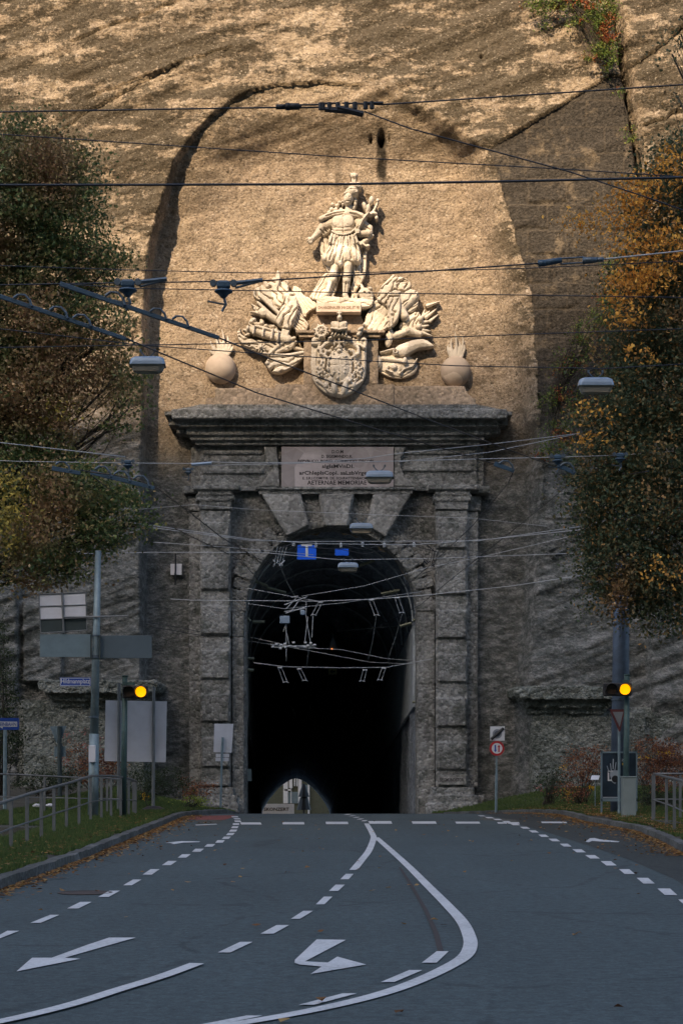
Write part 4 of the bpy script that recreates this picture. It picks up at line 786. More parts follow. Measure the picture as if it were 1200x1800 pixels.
r.groove([(440, 360), (500, 320), (590, 340), (640, 350)], 9, .16); r.groove([(530, 225), (600, 200), (700, 220), (640, 310)], 9, .14); r.groove([(400, 590), (390, 500), (430, 440), (560, 435)], 9, .12)
r.cap((640, 560), (790, 410), 62, 66, .40, .05); r.poly([(640, 590), (780, 480), (850, 450), (835, 560), (720, 650)], .34, 0, ('lin', -38, 50), sm=1, amp=.04)
r.cap((590, 560), (640, 690), 50, 66, .46, .05)
r.cap((640, 790), (780, 690), 26, 30, .34, .1); r.poly([(680, 680), (760, 620), (860, 610), (880, 700), (900, 800), (840, 860), (720, 900), (560, 860), (580, 760)], .26, 0, ('lin', 118, 60), sm=1, amp=.06)
for (a, b) in (((900, 680), (930, 580)), ((930, 660), (1000, 600)), ((950, 690), (1095, 570)), ((900, 760), (1010, 740)), ((1010, 740), (1120, 650)), ((900, 820), (990, 800)), ((900, 870), (1010, 880)), ((890, 900), (1030, 950)), ((970, 520), (1140, 465))): r.cap(a, b, 26, 7, .28, .08)
r.ell(870, 720, 40, 44, .34, .14); r.ell(840, 830, 50, 44, .34, .12)
r.cap((510, 950), (700, 880), 48, 40, .36, .05); r.cap((700, 880), (860, 920), 60, 44, .30, .05); r.ell(430, 985, 56, 130, .34, .14, 12); r.groove([(400, 880), (440, 1100)], 6, .08); r.dent(550, 1080, 20, 12, .12, 30)
r.poly([(290, 1185), (500, 1125), (500, 1160), (300, 1210)], .42, .2, sm=0)
r.poly([(490, 1180), (530, 1100), (690, 1040), (780, 1010), (940, 1000), (1060, 1090), (1065, 1125), (860, 1140), (760, 1195), (660, 1250), (540, 1240)], .40, .05, sm=1, dome=.12); r.ell(515, 1190, 38, 38, .52, .06); r.dent(515, 1190, 16, 16, .2)
r.cap((340, 1270), (640, 1310), 32, 40, .30); r.ell(650, 1310, 34, 50, .42, .06); r.ell(270, 1320, 58, 95, .28, .16); r.ell(490, 1385, 48, 42, .34, .05); r.groove([(250, 1400), (440, 1500), (600, 1530), (760, 1440), (830, 1300)], 6, .05); r.dent(620, 1450, 34, 22, .1); r.line([(580, 1480), (640, 1420), (760, 1380), (820, 1280)], 14, .3); r.line([(420, 1380), (390, 1430), (470, 1470)], 12, .34)
r.build('carving', M_stat, tr_, YW, gain=1.35)
# ---- flaming balls
for (px, py, fl, lab) in ((388, 648, [(-10, 0, -22, -34), (0, -4, -10, -50), (8, -2, 2, -60), (14, 0, 14, -46), (18, 4, 20, -34), (-16, 6, -24, -14), (4, 0, -4, -36), (20, 8, 26, -22), (-4, 4, -14, -22), (10, 6, 8, -30)], 'left flaming stone ball, sunlit, on the portal attic'),
                          (800, 653, [(-14, 4, -14, -32), (-6, 0, -8, -46), (2, 0, -2, -62), (8, 0, 8, -40), (13, 3, 15, -50), (17, 6, 18, -32), (0, 2, 3, -30), (-10, 2, -12, -24), (5, 4, 12, -28)], 'right flaming stone ball with upright flame on the portal attic')):
    c = P(px, py, 75.35); k = 75 / F; rt0 = root('flaming_ball', (c.x, c.y, c.z - 27 * k), lab, 'stone finial', 'flaming ball finials')
    MB().sph(c, 27 * k, 32, 20).build('ball', M_ball, rt0, smooth=True)
    m = MB()
    for (x0, y0, x1, y1) in fl:
        a = P(px + x0 * .5, py - 24 + y0 * .2, 75.3); b = P(px + (x0 + x1) / 2 * .95 + (3 if x0 > 0 else -4), py - 26 + y1 * .5, 75.25); cc = P(px + x1 * .8, py - 24 + y1 * .75, 75.3)
        pts = [a.lerp(b, t).lerp(b.lerp(cc, t), t) for t in [i / 7 for i in range(8)]]; m.tube(pts, .085, 7, r2=.02)
    m.build('flame', M_stat, rt0, rough=(.022, .006, .2))

# ------------------------------------------------------------------ vegetation
def leaf_mesh(name, C, size, mat, parent=None, up=.35, asp=.6):
    """one small folded diamond per centre"""
    n = len(C); d = rng.normal(size=(n, 3)); d[:, 2] -= .3; d /= np.linalg.norm(d, axis=1)[:, None]
    q = rng.normal(size=(n, 3)); q[:, 2] += up; s_ = np.cross(d, q); s_ /= np.linalg.norm(s_, axis=1)[:, None] + 1e-6
    L = (size * rng.uniform(.6, 1.35, n))[:, None]; a = C - d * L * .5; b = C + d * L * .5; s_ = s_ * L * asp * .5
    nn = np.cross(d, s_ ) * .25
    co = np.stack([a, C + s_ + nn, b, C - s_ + nn], 1).reshape(-1, 3)
    return link(name, fast_mesh(name, co, np.arange(4 * n).reshape(-1, 4), mat), parent)
def cluster_pts(ells, dens, twig=.28, per=26, fill=.35):
    """leaf centres: twigs spread through ellipsoids (px, py, Y, rx_px, ry_px, depth m)"""
    out = []; tw = []
    for e in ells:
        px, py, Y, rx, ry, rz = e[:6]; k = Y / F; dn = dens * (e[6] if len(e) > 6 else 1)
        vol = rx * k * ry * k * rz * 4.2; nt = max(3, int(vol * dn)); c = np.array(P(px, py, Y))
        d = rng.normal(size=(nt, 3)); d /= np.linalg.norm(d, axis=1)[:, None]; rr = rng.uniform(fill, 1, nt) ** .6 * np.where(rng.uniform(size=nt) < .18, rng.uniform(1, 1.35, nt), 1)
        p = c + d * rr[:, None] * np.array([rx * k, rz, ry * k]); tw.append(p)
        g = np.repeat(p, per, 0) + rng.normal(size=(nt * per, 3)) * np.array([twig, twig, twig * .55]) * rng.uniform(.5, 1.4, (nt, 1)).repeat(per, 0); out.append(g)
    return np.concatenate(out), tw
def branch(m, a, b, r0, r1, sag=.1, n=6, wob=.15):
    a, b = Vector(a), Vector(b); L = (b - a).length; off = Vector(rng.normal(size=3)) * L * wob; mid = (a + b) / 2 + off + Vector((0, 0, L * sag))
    pts = [a.lerp(mid, i / n).lerp(mid.lerp(b, i / n), i / n) for i in range(n + 1)]; m.tube(pts, r0, 6, r2=r1); return pts
def tree(name, base, ells, label, mat, dens, leaf=.105, trunk_r=.3, trunk_h=7, extra=(), twigs=.16):
    bx0, by0, bz0 = base; t = root(name, base, label, 'tree', 'autumn trees flanking the road'); m = MB()
    topz = max(EYE - (e[1] - e[4] - HZ) / F * e[2] for e in ells); tp = Vector((bx0 * .93, by0, bz0 + (topz - bz0) * .8))
    trunk = branch(m, base, tp, trunk_r, .07, 0, 14, .02); m.build('trunk', M_bark, t, smooth=True)
    mb = MB()
    C, tw = cluster_pts(ells, dens)
    for e, p in zip(ells, tw):
        c = P(e[0], e[1], e[2]); f = min(max((c.z - bz0) / (tp.z - bz0) * .7 - .02, .42), .97); o_ = trunk[int(f * 14)]
        b = branch(mb, o_, c, .055 + .02 * (1 - f), .022, .05, 8, .08)
        for q in p[:: max(1, int(len(p) / 5))]: branch(mb, b[rng.integers(4, 8)], q, .018, .006, .03, 4, .12)
    mb.build('branches', M_bark, t, smooth=True)
    leaf_mesh('crown', C, leaf, mat, t)
    for (nm, es, mt, dd) in extra: C2, _ = cluster_pts(es, dd); leaf_mesh(nm, C2, leaf, mt, t)
    return t
L_ = 48
tree('broadleaf_tree', (-10.9, L_, .1), [
    (30, 300, L_, 95, 75, 1.6), (60, 250, L_, 60, 45, 1.2, .7), (110, 300, L_ - .5, 60, 55, 1.2, .8), (0, 380, L_, 110, 90, 1.8), (110, 390, L_, 70, 55, 1.3, .9), (150, 450, L_, 60, 40, 1.0, .8), (60, 480, L_ + .5, 110, 60, 1.6), (190, 470, L_, 40, 24, .7, .6), (120, 345, L_, 55, 35, 1, .7),
    (40, 570, L_, 120, 70, 1.6), (170, 560, L_, 60, 40, 1.0, .8), (215, 590, L_, 40, 24, .8, .6), (130, 640, L_, 90, 50, 1.2, .8), (205, 660, L_, 52, 34, .9, .8), (228, 700, L_, 32, 28, .7, .6), (30, 690, L_, 110, 80, 1.6), (75, 770, L_, 80, 40, 1.2, .8),
    (200, 750, L_, 50, 24, .7, .5), (225, 720, L_, 26, 18, .5, .5), (50, 840, L_, 120, 60, 1.5), (140, 860, L_ - 1, 90, 48, 1.3), (200, 900, L_ - 1, 66, 40, 1.1, .9), (240, 925, L_ - 1, 30, 22, .6, .6), (90, 940, L_ - 1, 110, 56, 1.4), (60, 1000, L_ - 1, 80, 36, 1.1), (135, 1000, L_ - 1, 30, 30, .8, .6), (185, 950, L_ - 1, 60, 22, .8, .7),
    (-120, 420, L_, 110, 150, 2.5, .5), (-120, 700, L_, 110, 150, 2.5, .5), (-110, 930, L_, 90, 90, 2, .5)],
    'tall broadleaf tree with olive and brown crown on the left of the road', M_leafL, 32.0, trunk_r=.30,
    extra=[('yellow_leaves', [(0, 900, L_ - 2.5, 36, 45, .7, .6), (25, 855, L_ - 2.5, 22, 20, .5, .5), (20, 820, L_ - 2.5, 26, 18, .5, .6), (5, 950, L_ - 2.5, 24, 22, .5, .7), (95, 725, L_ - 1.5, 16, 12, .3, .7)], M_leafY, 36.0)])
R_ = 47
tree('broadleaf_tree', (10.9, R_, .1), [
    (1190, 300, R_, 60, 60, 1.4), (1155, 370, R_, 60, 50, 1.2), (1170, 470, R_, 80, 60, 1.5), (1120, 510, R_, 50, 40, 1.0, .9), (1180, 590, R_, 95, 60, 1.6), (1110, 600, R_, 60, 45, 1.1, .9), (1090, 660, R_, 48, 40, 1.0, .8), (1160, 700, R_, 100, 70, 1.7), (1070, 740, R_, 56, 50, 1.1, .9), (1038, 730, R_, 28, 22, .6, .6),
    (1150, 800, R_, 105, 70, 1.7), (1055, 820, R_, 54, 46, 1.1, .9), (1030, 870, R_, 34, 36, .8, .7), (1130, 900, R_, 110, 70, 1.7), (1050, 940, R_, 40, 46, .9, .8), (1100, 990, R_, 80, 60, 1.4), (1045, 1010, R_, 30, 36, .7, .7), (1170, 1020, R_, 80, 60, 1.4), (1090, 1060, R_, 55, 30, .9, .8), (1160, 1090, R_, 60, 30, .9, .7), (1190, 170, R_, 18, 14, .4, .4), (1196, 60, R_, 24, 30, .5, .4), (1180, 95, R_, 22, 16, .4, .3),
    (1310, 400, R_, 110, 150, 2.5, .5), (1310, 700, R_, 110, 170, 2.5, .5), (1310, 950, R_, 90, 120, 2, .5)],
    'tall broadleaf tree with dark green and rust crown on the right of the road', M_leafR, 32.0, trunk_r=.34,
    extra=[('orange_leaves', [(1180, 300, R_ - 1.6, 34, 30, .5, .7), (1120, 350, R_ - 1.2, 38, 34, .6), (1060, 385, R_ - 1.2, 48, 15, .5, .8), (1040, 400, R_ - 1.2, 26, 10, .4, .6), (1125, 430, R_ - 1.4, 30, 45, .5, .8), (1108, 500, R_ - 1.4, 34, 28, .6), (1150, 480, R_ - 1.8, 36, 30, .5, .8), (1190, 420, R_ - 1.8, 30, 40, .5, .7), (1103, 550, R_ - 1.4, 22, 36, .5, .8), (1040, 728, R_ - 1.3, 30, 10, .4, .5), (1030, 775, R_ - 1.2, 16, 10, .3, .5), (1110, 620, R_ - 1.8, 30, 20, .4, .3), (1160, 1000, R_ - 1.8, 40, 30, .4, .25)], M_leafO, 44.0)])
def bush(name, ells, label, cat, mat, dens=60, leaf=.05, group=None, per=14, twig=.09, flowers=None):
    c = P(ells[0][0], ells[0][1], ells[0][2]); bz = ground_z(c.x, c.y) if c.z < 5 else c.z
    t = root(name, (c.x, c.y, min(bz, c.z)), label, cat, group); C, tw = cluster_pts(ells, dens, twig, per, .2)
    leaf_mesh('foliage', C, leaf, mat, t); m = MB()
    for p in tw:
        for q in p[:: max(1, len(p) // 10)]: branch(m, (c.x + rng.normal() * .1, c.y, min(bz, c.z)), q, .015, .005, .05, 4, .08)
    m.build('stems', M_bark, t)
    if flowers: C2, _ = cluster_pts(flowers[1], dens * .5, twig * .6, 8, .3); leaf_mesh('flowers', C2, leaf * 1.1, flowers[0], t)
    return t
# ivy hanging down the crack of the cliff
bush('ivy', [(1000, 2, 73.3, 60, 26, .25), (950, 14, 73.3, 36, 12, .2, .7), (1055, 20, 73.2, 34, 32, .25), (1062, 60, 73.2, 22, 40, .25), (1050, 95, 73.2, 26, 16, .2), (1070, 110, 73.2, 16, 14, .2), (1012, 45, 73.3, 14, 18, .2, .5), (960, 40, 73.5, 14, 14, .2, .4)], 'green and red ivy trailing over the top of the cliff on the right', 'ivy', M_ivy, 110, .09, per=26, twig=.16)
bush('ivy', [(1106, 232, 73.3, 8, 14, .15), (1088, 165, 73.3, 5, 14, .15, .7), (1108, 245, 73.2, 7, 7, .15)], 'small tuft of yellow-green ivy in the rock crack', 'ivy', M_ivy, 110, .09, per=20, twig=.13)
bush('wall_shrub', [(975, 700, 72.9, 32, 24, .5), (985, 765, 72.9, 34, 30, .5), (1000, 640, 72.8, 34, 24, .5), (1010, 720, 72.7, 24, 30, .5), (960, 790, 73, 20, 18, .4), (1030, 590, 72.8, 26, 30, .5), (1065, 540, 72.8, 30, 40, .6), (1080, 480, 72.8, 20, 36, .6)], 'dark green shrub growing out of the block wall beside the niche', 'shrub', M_ivy, 30, .09, per=26, twig=.2)
bush('conifer', [(0, 1230, 60, 34, 60, .8), (-5, 1150, 60, 28, 60, .7), (-10, 1090, 60, 20, 40, .5), (5, 1300, 60, 34, 60, .9)], 'dark conifer at the far left edge before the rock', 'conifer', M_shrubd, 26, .08, per=30, twig=.16)
for k, (es, lab, mt, fl) in enumerate([
    ([(75, 1375, 60, 50, 22, .8), (120, 1370, 60, 40, 22, .8)], 'low dark hedge plant behind the left railing below the give-way sign', M_shrubd, None),
    ([(180, 1350, 58, 44, 34, .8), (140, 1330, 60, 36, 30, .6, .5)], 'autumn shrub with salmon leaves behind the tall signpost', M_shrubr, (M_pink, [(150, 1285, 59, 8, 10, .2), (172, 1295, 59, 8, 8, .2), (118, 1293, 59, 6, 8, .2), (128, 1335, 59, 20, 6, .3), (150, 1312, 59, 6, 5, .2), (190, 1305, 59, 20, 20, .3)])),
    ([(250, 1372, 62, 46, 28, .8), (300, 1375, 62, 34, 26, .7)], 'dark grassy shrub below the large blank sign back', M_shrubd, None),
    ([(345, 1388, 64, 40, 18, .6)], 'brown-green shrub at the foot of the rock left of the small sign', M_shrubr, None),
    ([(330, 1407, 57, 30, 8, .5), (350, 1411, 57, 26, 6, .5)], 'low lime-green cushion plant on the left verge', M_shruby, None),
    ([(262, 1402, 55, 16, 10, .3)], 'small yellow flowering plant beside the blank sign foot', M_shrubd, (M_flw, [(258, 1397, 54.7, 12, 6, .2)])),
    ([(960, 1380, 62, 26, 22, .6), (985, 1365, 62, 20, 20, .5)], 'grey-green shrub at the foot of the right rock pier', M_shrubd, (M_pink, [(946, 1386, 61.5, 6, 3, .2)])),
    ([(1020, 1345, 60, 34, 34, .7), (1050, 1330, 60, 18, 24, .6), (1000, 1390, 59, 30, 18, .6)], 'russet shrub left of the poster stand', M_shrubr, (M_flw, [(990, 1347, 59, 12, 4, .2), (1000, 1392, 58.4, 20, 6, .3), (1035, 1385, 58, 10, 5, .2)])),
    ([(1145, 1330, 57, 44, 34, .8), (1185, 1330, 57, 34, 34, .8), (1170, 1370, 56, 40, 24, .8)], 'red-brown autumn shrub behind the right railing', M_shrubr, (M_flw, [(1165, 1325, 55.8, 12, 5, .2), (1130, 1330, 55.8, 8, 5, .2)])),
    ([(1140, 1400, 54, 34, 18, .6), (1190, 1402, 54, 30, 18, .6)], 'low dark green shrub beneath the russet one by the right railing', M_shrubd, None)]):
    bush('shrub', es, lab, 'shrub', mt, 60, .06, 'verge shrubs', per=22, twig=.12, flowers=fl)
# pale stones on the left verge
m = None
for k, (a, b, lab) in enumerate(((66, 1416, 'flat pale stone on the verge seen through the left railing'), (88, 1415.5, 'small pale stone to the right of the flat one'))):
    c = P(a, b, 50); m = MB(); m.sph((c.x, 50, c.z), .07, 10, 6, (1.9, 1, .7)); T(m.build('stone', M_signb, rough=(.02, .04, .1)), lab, 'stone', 'pale stones')
# grass: blades over the verges
def grass_pts(n, x0, x1, y0, y1, cond):
    x = rng.uniform(x0, x1, n); y = rng.uniform(y0, y1, n); k = cond(x, y); return x[k], y[k]
klf = lambda y: interp(y, KL); krf = lambda y: interp(y, KR)
gx1, gy1 = grass_pts(260000, -9, -3.5, 18, 73, lambda x, y: (x < klf(y) - .2) & ~((x < -6.2) & (y < 40)) & (fbm(x * .8, y * .8) > -.55))
gx2, gy2 = grass_pts(190000, 3.6, 12, 30, 73, lambda x, y: (x > krf(y) + .2) & (fbm(x * .7 + 9, y * .7) > np.where(y > 58, -.9, -.15)))
gx = np.concatenate([gx1, gx2]); gy = np.concatenate([gy1, gy2])
ix = np.clip(np.searchsorted(xs, gx) - 1, 0, len(xs) - 2); iy = np.clip(np.searchsorted(ys, gy) - 1, 0, len(ys) - 2); gz = GZ[iy, ix]
n = len(gx); h = rng.uniform(.04, .12, n); a = rng.uniform(0, 2 * np.pi, n); wdt = .006 + gy * .00012
tipx = gx + rng.normal(size=n) * .03; tipy = gy + rng.normal(size=n) * .03
co = np.stack([np.stack([gx - np.cos(a) * wdt, gy - np.sin(a) * wdt, gz - .01], -1), np.stack([gx + np.cos(a) * wdt, gy + np.sin(a) * wdt, gz - .01], -1), np.stack([tipx, tipy, gz + h], -1)], 1).reshape(-1, 3)
T(SK(link('grass', fast_mesh('grass', co, np.arange(3 * n).reshape(-1, 3), M_grass)), 'stuff'), 'short green grass growing on both roadside verges', 'grass')
# fallen leaves in the gutters and on the grass
def fl(n, xf, y0, y1, sp, zoff):
    y = rng.uniform(y0, y1, n); x = xf(y) + sp(n); return x, y, zoff
ex = lambda s_: (lambda n: s_ * rng.exponential(.11, n))
parts_ = [fl(2600, lambda y: klf(y) + .04, 12, 52, ex(1), .012), fl(500, lambda y: klf(y) + .1, 30, 52, ex(2.0), .012), fl(2400, lambda y: krf(y) - .04, 30, 60, ex(-1.3), .012), fl(400, lambda y: krf(y) - .3, 30, 60, ex(-4), .012),
          fl(1500, lambda y: klf(y) - .3, 18, 60, ex(-5), None), fl(4200, lambda y: krf(y) + .2, 36, 62, ex(9), None)]
xx = np.concatenate([p[0] for p in parts_]); yy_ = np.concatenate([p[1] for p in parts_]); onr = np.concatenate([np.full(len(p[0]), p[2] is not None) for p in parts_])
sc_ = rng.uniform(-3.6, 5, 130); xx = np.concatenate([xx, sc_]); yy_ = np.concatenate([yy_, rng.uniform(11, 50, 130)]); onr = np.concatenate([onr, np.ones(130, bool)])
ix = np.clip(np.searchsorted(xs, xx) - 1, 0, len(xs) - 2); iy = np.clip(np.searchsorted(ys, yy_) - 1, 0, len(ys) - 2)
zz = np.where(onr, zrv(yy_) + .018, GZ[iy, ix] + .05); kk = ~((xx < -6.2) & (yy_ < 40)); xx, yy_, zz = xx[kk], yy_[kk], zz[kk]
n = len(xx); a = rng.uniform(0, 6.28, n); L = rng.uniform(.022, .052, n); tl_ = rng.normal(size=(n, 4)) * .008 + .008
dx, dy = np.cos(a) * L, np.sin(a) * L
co = np.stack([np.stack([xx - dx, yy_ - dy, zz + tl_[:, 0]], -1), np.stack([xx + dy * .7, yy_ - dx * .7, zz + tl_[:, 1]], -1), np.stack([xx + dx, yy_ + dy, zz + tl_[:, 2]], -1), np.stack([xx - dy * .7, yy_ + dx * .7, zz + tl_[:, 3]], -1)], 1).reshape(-1, 3)
T(SK(link('fallen_leaves', fast_mesh('fallen_leaves', co, np.arange(4 * n).reshape(-1, 4), M_fallen)), 'stuff'), 'brown and orange fallen leaves gathered along the kerbs', 'fallen leaves')

# ------------------------------------------------------------------ street furniture, left
def pole(m, px0, v0, px1, v1, Y, r0, r1=None, n=12): m.tube([P(px0, v0, Y), P(px1, v1, Y)], r0, n, r2=r1 if r1 is not None else r0); return m
def base_of(px, Y): x = (px - 600) / F * Y; return (x, Y, ground_z(x, Y))
def vbase(px, Y): return HZ + (EYE - base_of(px, Y)[2] + .03) * F / Y
Y = 46.0; sp = root('signpost', base_of(165, Y), 'tall grey steel signpost carrying sign backs and the Hildmannplatz street name', 'signpost')
m = MB(); pole(m, 164, vbase(164, Y), 166, 1290, Y, .135, .125); pole(m, 166, 1290, 173, 968, Y, .108, .078); m.build('pole', M_galv, sp, smooth=True)
m = MB(); m.tube([P(165.5, 1262, Y), P(165.5, 1259, Y)], .125, 14); m.tube([P(169, 1157, Y), P(169, 1152, Y)], .13, 12); m.tube([P(170, 1119, Y), P(170, 1116, Y)], .11, 12); m.build('collar', M_fit, sp)
MB().pbox(71, 160, 1115, 1155, Y - .02, Y + .02, Y).build('sign_panel', M_signd, sp, bevel=.006); q = MB().pbox(176, 267, 1117, 1157, Y + .0, Y + .04, Y).build('sign_panel', plain('sign back slate', (.085, .115, .135), .55, .1, .1, 2), sp, bevel=.006); q['label'] = 'darker right-hand sign back'
m = MB(); m.pbox(160, 163, 1117, 1158, Y - .12, Y - .08, Y); m.pbox(175, 178, 1117, 1158, Y - .12, Y - .08, Y); m.pbox(150, 190, 1156, 1159, Y - .05, Y + .03, Y); m.build('bracket', M_signdark, sp)
m = MB(); m.tube([P(112, 1085, Y - .12), P(224, 1083, Y - .12)], .022, 6); m.tube([P(225, 1077, Y - .12), P(225, 1088, Y - .12)], .012, 5); m.build('arm', M_rail, sp)
m = MB(); m.prism([(69, 1045), (151, 1041), (153, 1108), (72, 1113)], Y - .03, Y + .01, Y); sgn = m.build('sign_back', M_signb, sp)
m = MB()
for a, b in (((69, 1045), (151, 1041)), ((70, 1066), (152, 1063)), ((71, 1089), (153, 1086)), ((72, 1113), (153, 1108)), ((69, 1045), (72, 1113)), ((151, 1041), (153, 1108)), ((110, 1042), (112, 1112))): m.tube([P(*a, Y - .045), P(*b, Y - .045)], .014, 5)
m.tube([P(109.5, 1041, Y - .08), P(112.5, 1112, Y - .08)], .028, 6); m.build('frame', M_rail, sgn)
MB().prism([(72, 1090), (152, 1087), (153, 1107), (73, 1112)], Y - .036, Y - .03, Y).build('lower_field', M_signdark, sgn)
sn = MB().pbox(106, 160, 1191, 1206, Y - .015, Y + .015, Y).build('street_name_plate', M_blue, sp)
m = MB(); m.pbox(106.8, 159.2, 1191.8, 1192.6, Y - .018, Y - .014, Y); m.pbox(106.8, 159.2, 1204.4, 1205.2, Y - .018, Y - .014, Y); m.pbox(106.8, 107.6, 1192.6, 1204.4, Y - .018, Y - .014, Y); m.pbox(158.4, 159.2, 1192.6, 1204.4, Y - .018, Y - .014, Y); m.build('border', M_white, sn)
text('lettering', 'Hildmannplatz', 133, 1198.6, 10.6, Y - .018, M_white, sn, width=50, bold=.004)
MB().pbox(158, 170, 1310, 1340, Y - .2, Y - .1, Y).build('connection_box', M_signb, sp, bevel=.01)
# flashing beacon
def beacon(px, v0, Y, px_h, v_h, lab, cab=None, lampx=None, r_=.07):
    t = root('beacon', base_of(px, Y), lab, 'warning light', 'amber flashing beacons'); m = MB(); pole(m, px - 3 if cab is None else px - 2, vbase(px, Y), px, v0, Y, r_ * 1.15, r_); m.tube([P(px, v0 + 1, Y), P(px, v0 - 2, Y)], r_ * 1.1, 10); m.build('pole', M_green, t, smooth=True)
    a, b = px_h; c, d = v_h; hh = MB(); hh.pbox(a, b, c, d, Y - .28, Y - .1, Y); hs_ = hh.build('housing', M_dark, t, bevel=.03)
    k = Y / F; m = MB()
    for lx in (a + (b - a) * .27, lampx):
        cc = P(lx, (c + d) / 2, Y); n_ = 20; rr = 10.2 * k
        m.add([(cc.x + rr * math.cos(i * 2 * math.pi / n_ ), Y - .28, cc.z + rr * math.sin(i * 2 * math.pi / n_)) for i in range(n_)] + [(cc.x + rr * math.cos(i * 2 * math.pi / n_), Y - .28 - (.16 if math.sin(i * 2 * math.pi / n_) > -.3 else .03), cc.z + rr * math.sin(i * 2 * math.pi / n_)) for i in range(n_)], [(i, (i + 1) % n_, (i + 1) % n_ + n_, i + n_) for i in range(n_)])
    m.build('hood', M_dark, t)
    cc = P(lampx, (c + d) / 2, Y); m = MB(); m.disc(cc, 9.3 * k, Y - .30, Y - .28); m.build('lamp', M_amber, t)
    cc = P(a + (b - a) * .27, (c + d) / 2, Y); m = MB(); m.disc(cc, 9 * k, Y - .29, Y - .28); m.build('lamp', plain('unlit lens', (.05, .03, .02), .3), t)
    m = MB(); m.pbox(min(px, a) if cab is None else px - 8, max(px + 18, 0) if cab is None else px, c - 6, c - 1, Y - .14, Y - .05, Y); m.build('bracket', M_green, t)
    if cab: MB().pbox(cab[0], cab[1], cab[2], cab[3], Y - .22, Y + .18, Y).build('cabinet', M_box, t, bevel=.015); MB().pbox(cab[0] - 1, cab[1] + 1, cab[2] - 1.5, cab[2] + .8, Y - .24, Y + .2, Y).build('cabinet_lid', M_box, t, bevel=.01)
    return t
beacon(220, 1189, 46.5, (217.5, 262), (1205.5, 1228), 'lit amber beacon on a green pole before the large blank sign', lampx=250)
beacon(1101, 1187, 47, (1057, 1107), (1201, 1224), 'lit amber beacon with grey cabinet at its foot beside the thick mast', cab=(1092, 1115, 1366, 1438), lampx=1094.5)
# large blank sign back
Y = 52; t = root('traffic_sign', base_of(240, Y), 'large blank grey sign back on two posts, standing behind the left beacon', 'sign')
MB().prism([(186, 1231), (293.5, 1233), (291.5, 1340), (184, 1338)], Y, Y + .03, Y).build('sign_back', M_signb, t, bevel=.004)
for a, b in ((210, 208.5), (270.5, 269.5)): m = MB(); pole(m, b, vbase(b, Y), a, 1201 if a < 250 else 1208, Y - .05, .045); m.build('post', M_rail, t)
c = base_of(270, Y); m = MB(); m.rrect((c[0], c[1] - .05, c[2] - .02), [(.34, .3, .06, 0), (.30, .27, .06, .10), (.16, .14, .05, .17)]); m.build('foot', M_dark, t)
# small info sign back by the tunnel
Y = 60; t = root('traffic_sign', base_of(391, Y), 'narrow grey sign back on a post at the left foot of the portal', 'sign')
MB().prism([(377, 1272), (410, 1272.5), (407.5, 1323), (375.5, 1322)], Y, Y + .03, Y).build('sign_back', M_signb, t); m = MB(); pole(m, 387.5, vbase(388, Y) + 3, 390, 1325, Y - .03, .035); pole(m, 390, 1325, 391.5, 1296, Y - .06, .04); m.build('post', M_galv, t)
m = MB(); m.prism([(379.5, 1325), (403, 1325), (403, 1331), (379.5, 1331)], Y, Y + .03, Y); m.prism([(379, 1332), (402, 1332), (402, 1338), (379, 1338)], Y, Y + .03, Y); m.build('small_plate', M_signb, t); MB().pbox(399, 405, 1314, 1317, Y - .01, Y, Y).build('sticker', M_white, t)
# one-way sign
Y = 50; t = root('traffic_sign', base_of(9, Y), 'blue and white one-way sign reading EINBAHN at the left edge', 'sign')
pb = MB().pbox(-30, 34, 1262, 1283, Y - .015, Y + .015, Y).build('sign_board', M_blue, t, bevel=.003); MB().prism([(-27, 1272.5), (-14, 1265), (-14, 1268), (31, 1268.5), (31, 1277.5), (5.5, 1277.5), (5.5, 1281), (-8, 1272.7), (-14, 1277), (-14, 1280)], Y - .019, Y - .014, Y).build('arrow', M_white, pb)
text('lettering', 'EINBAHN', 15, 1273, 6.6, Y - .022, M_blue, pb, width=28, bold=.004); m = MB(); pole(m, 9, vbase(9, Y), 9.5, 1283, Y, .05); m.build('post', M_galv, t)
# give-way sign back, far left behind the shrubs
Y = 58; t = root('traffic_sign', base_of(106, Y), 'back of a small triangular sign between the one-way sign and the signpost', 'sign')
MB().prism([(88, 1277), (117.5, 1276), (106, 1307), (100, 1307)], Y, Y + .02, Y).build('sign_back', M_signd, t); m = MB(); pole(m, 106, vbase(106, Y), 105, 1277, Y - .05, .07); m.build('post', M_signdark, t); MB().pbox(96, 116, 1312, 1330, Y, Y + .02, Y).build('small_plate', M_signd, t)
# railings
def railing(name, posts, lab, ext=None, mid=(.5,), pw=.05, flat=.018):
    """posts: (px, top row, base row); distance follows from the base row on level ground"""
    pts = []
    for px, vt_, vb in posts:
        Yp = F * (EYE - .02) / (vb - HZ); pts.append((P(px, vt_, Yp), P(px, vb, Yp)))
    t = root(name, pts[len(pts) // 2][1], lab, 'railing', 'steel railings')
    for a, b in pts:
        d = Vector((0, 1, 0)); MB().box(a.x - pw, a.x + pw * .2, a.y - flat, a.y + flat, b.z - .12, a.z - .02).build('post', M_rail, t, bevel=.004)
    tops = [p[0] for p in pts]; ext = ext or []
    MB().tube(ext + tops, .028, 6).build('handrail', M_rail, t, smooth=True)
    for f in list(mid) + [.06]: MB().tube([a.lerp(b, 1 - f) for a, b in pts], .016, 6).build('rail', M_rail, t)
    return t
railing('railing', [(-60, 1432, 1560), (-15, 1417, 1524), (22, 1405, 1505), (50, 1396, 1495), (75, 1389, 1486), (97, 1383, 1476), (119, 1377, 1469), (141, 1370, 1462), (161, 1364, 1455), (180, 1363.5, 1450), (197, 1364, 1447), (214, 1366, 1445), (228, 1369, 1443), (240, 1373.5, 1441)], 'sloping steel railing with flat posts along the left verge nearest the road')
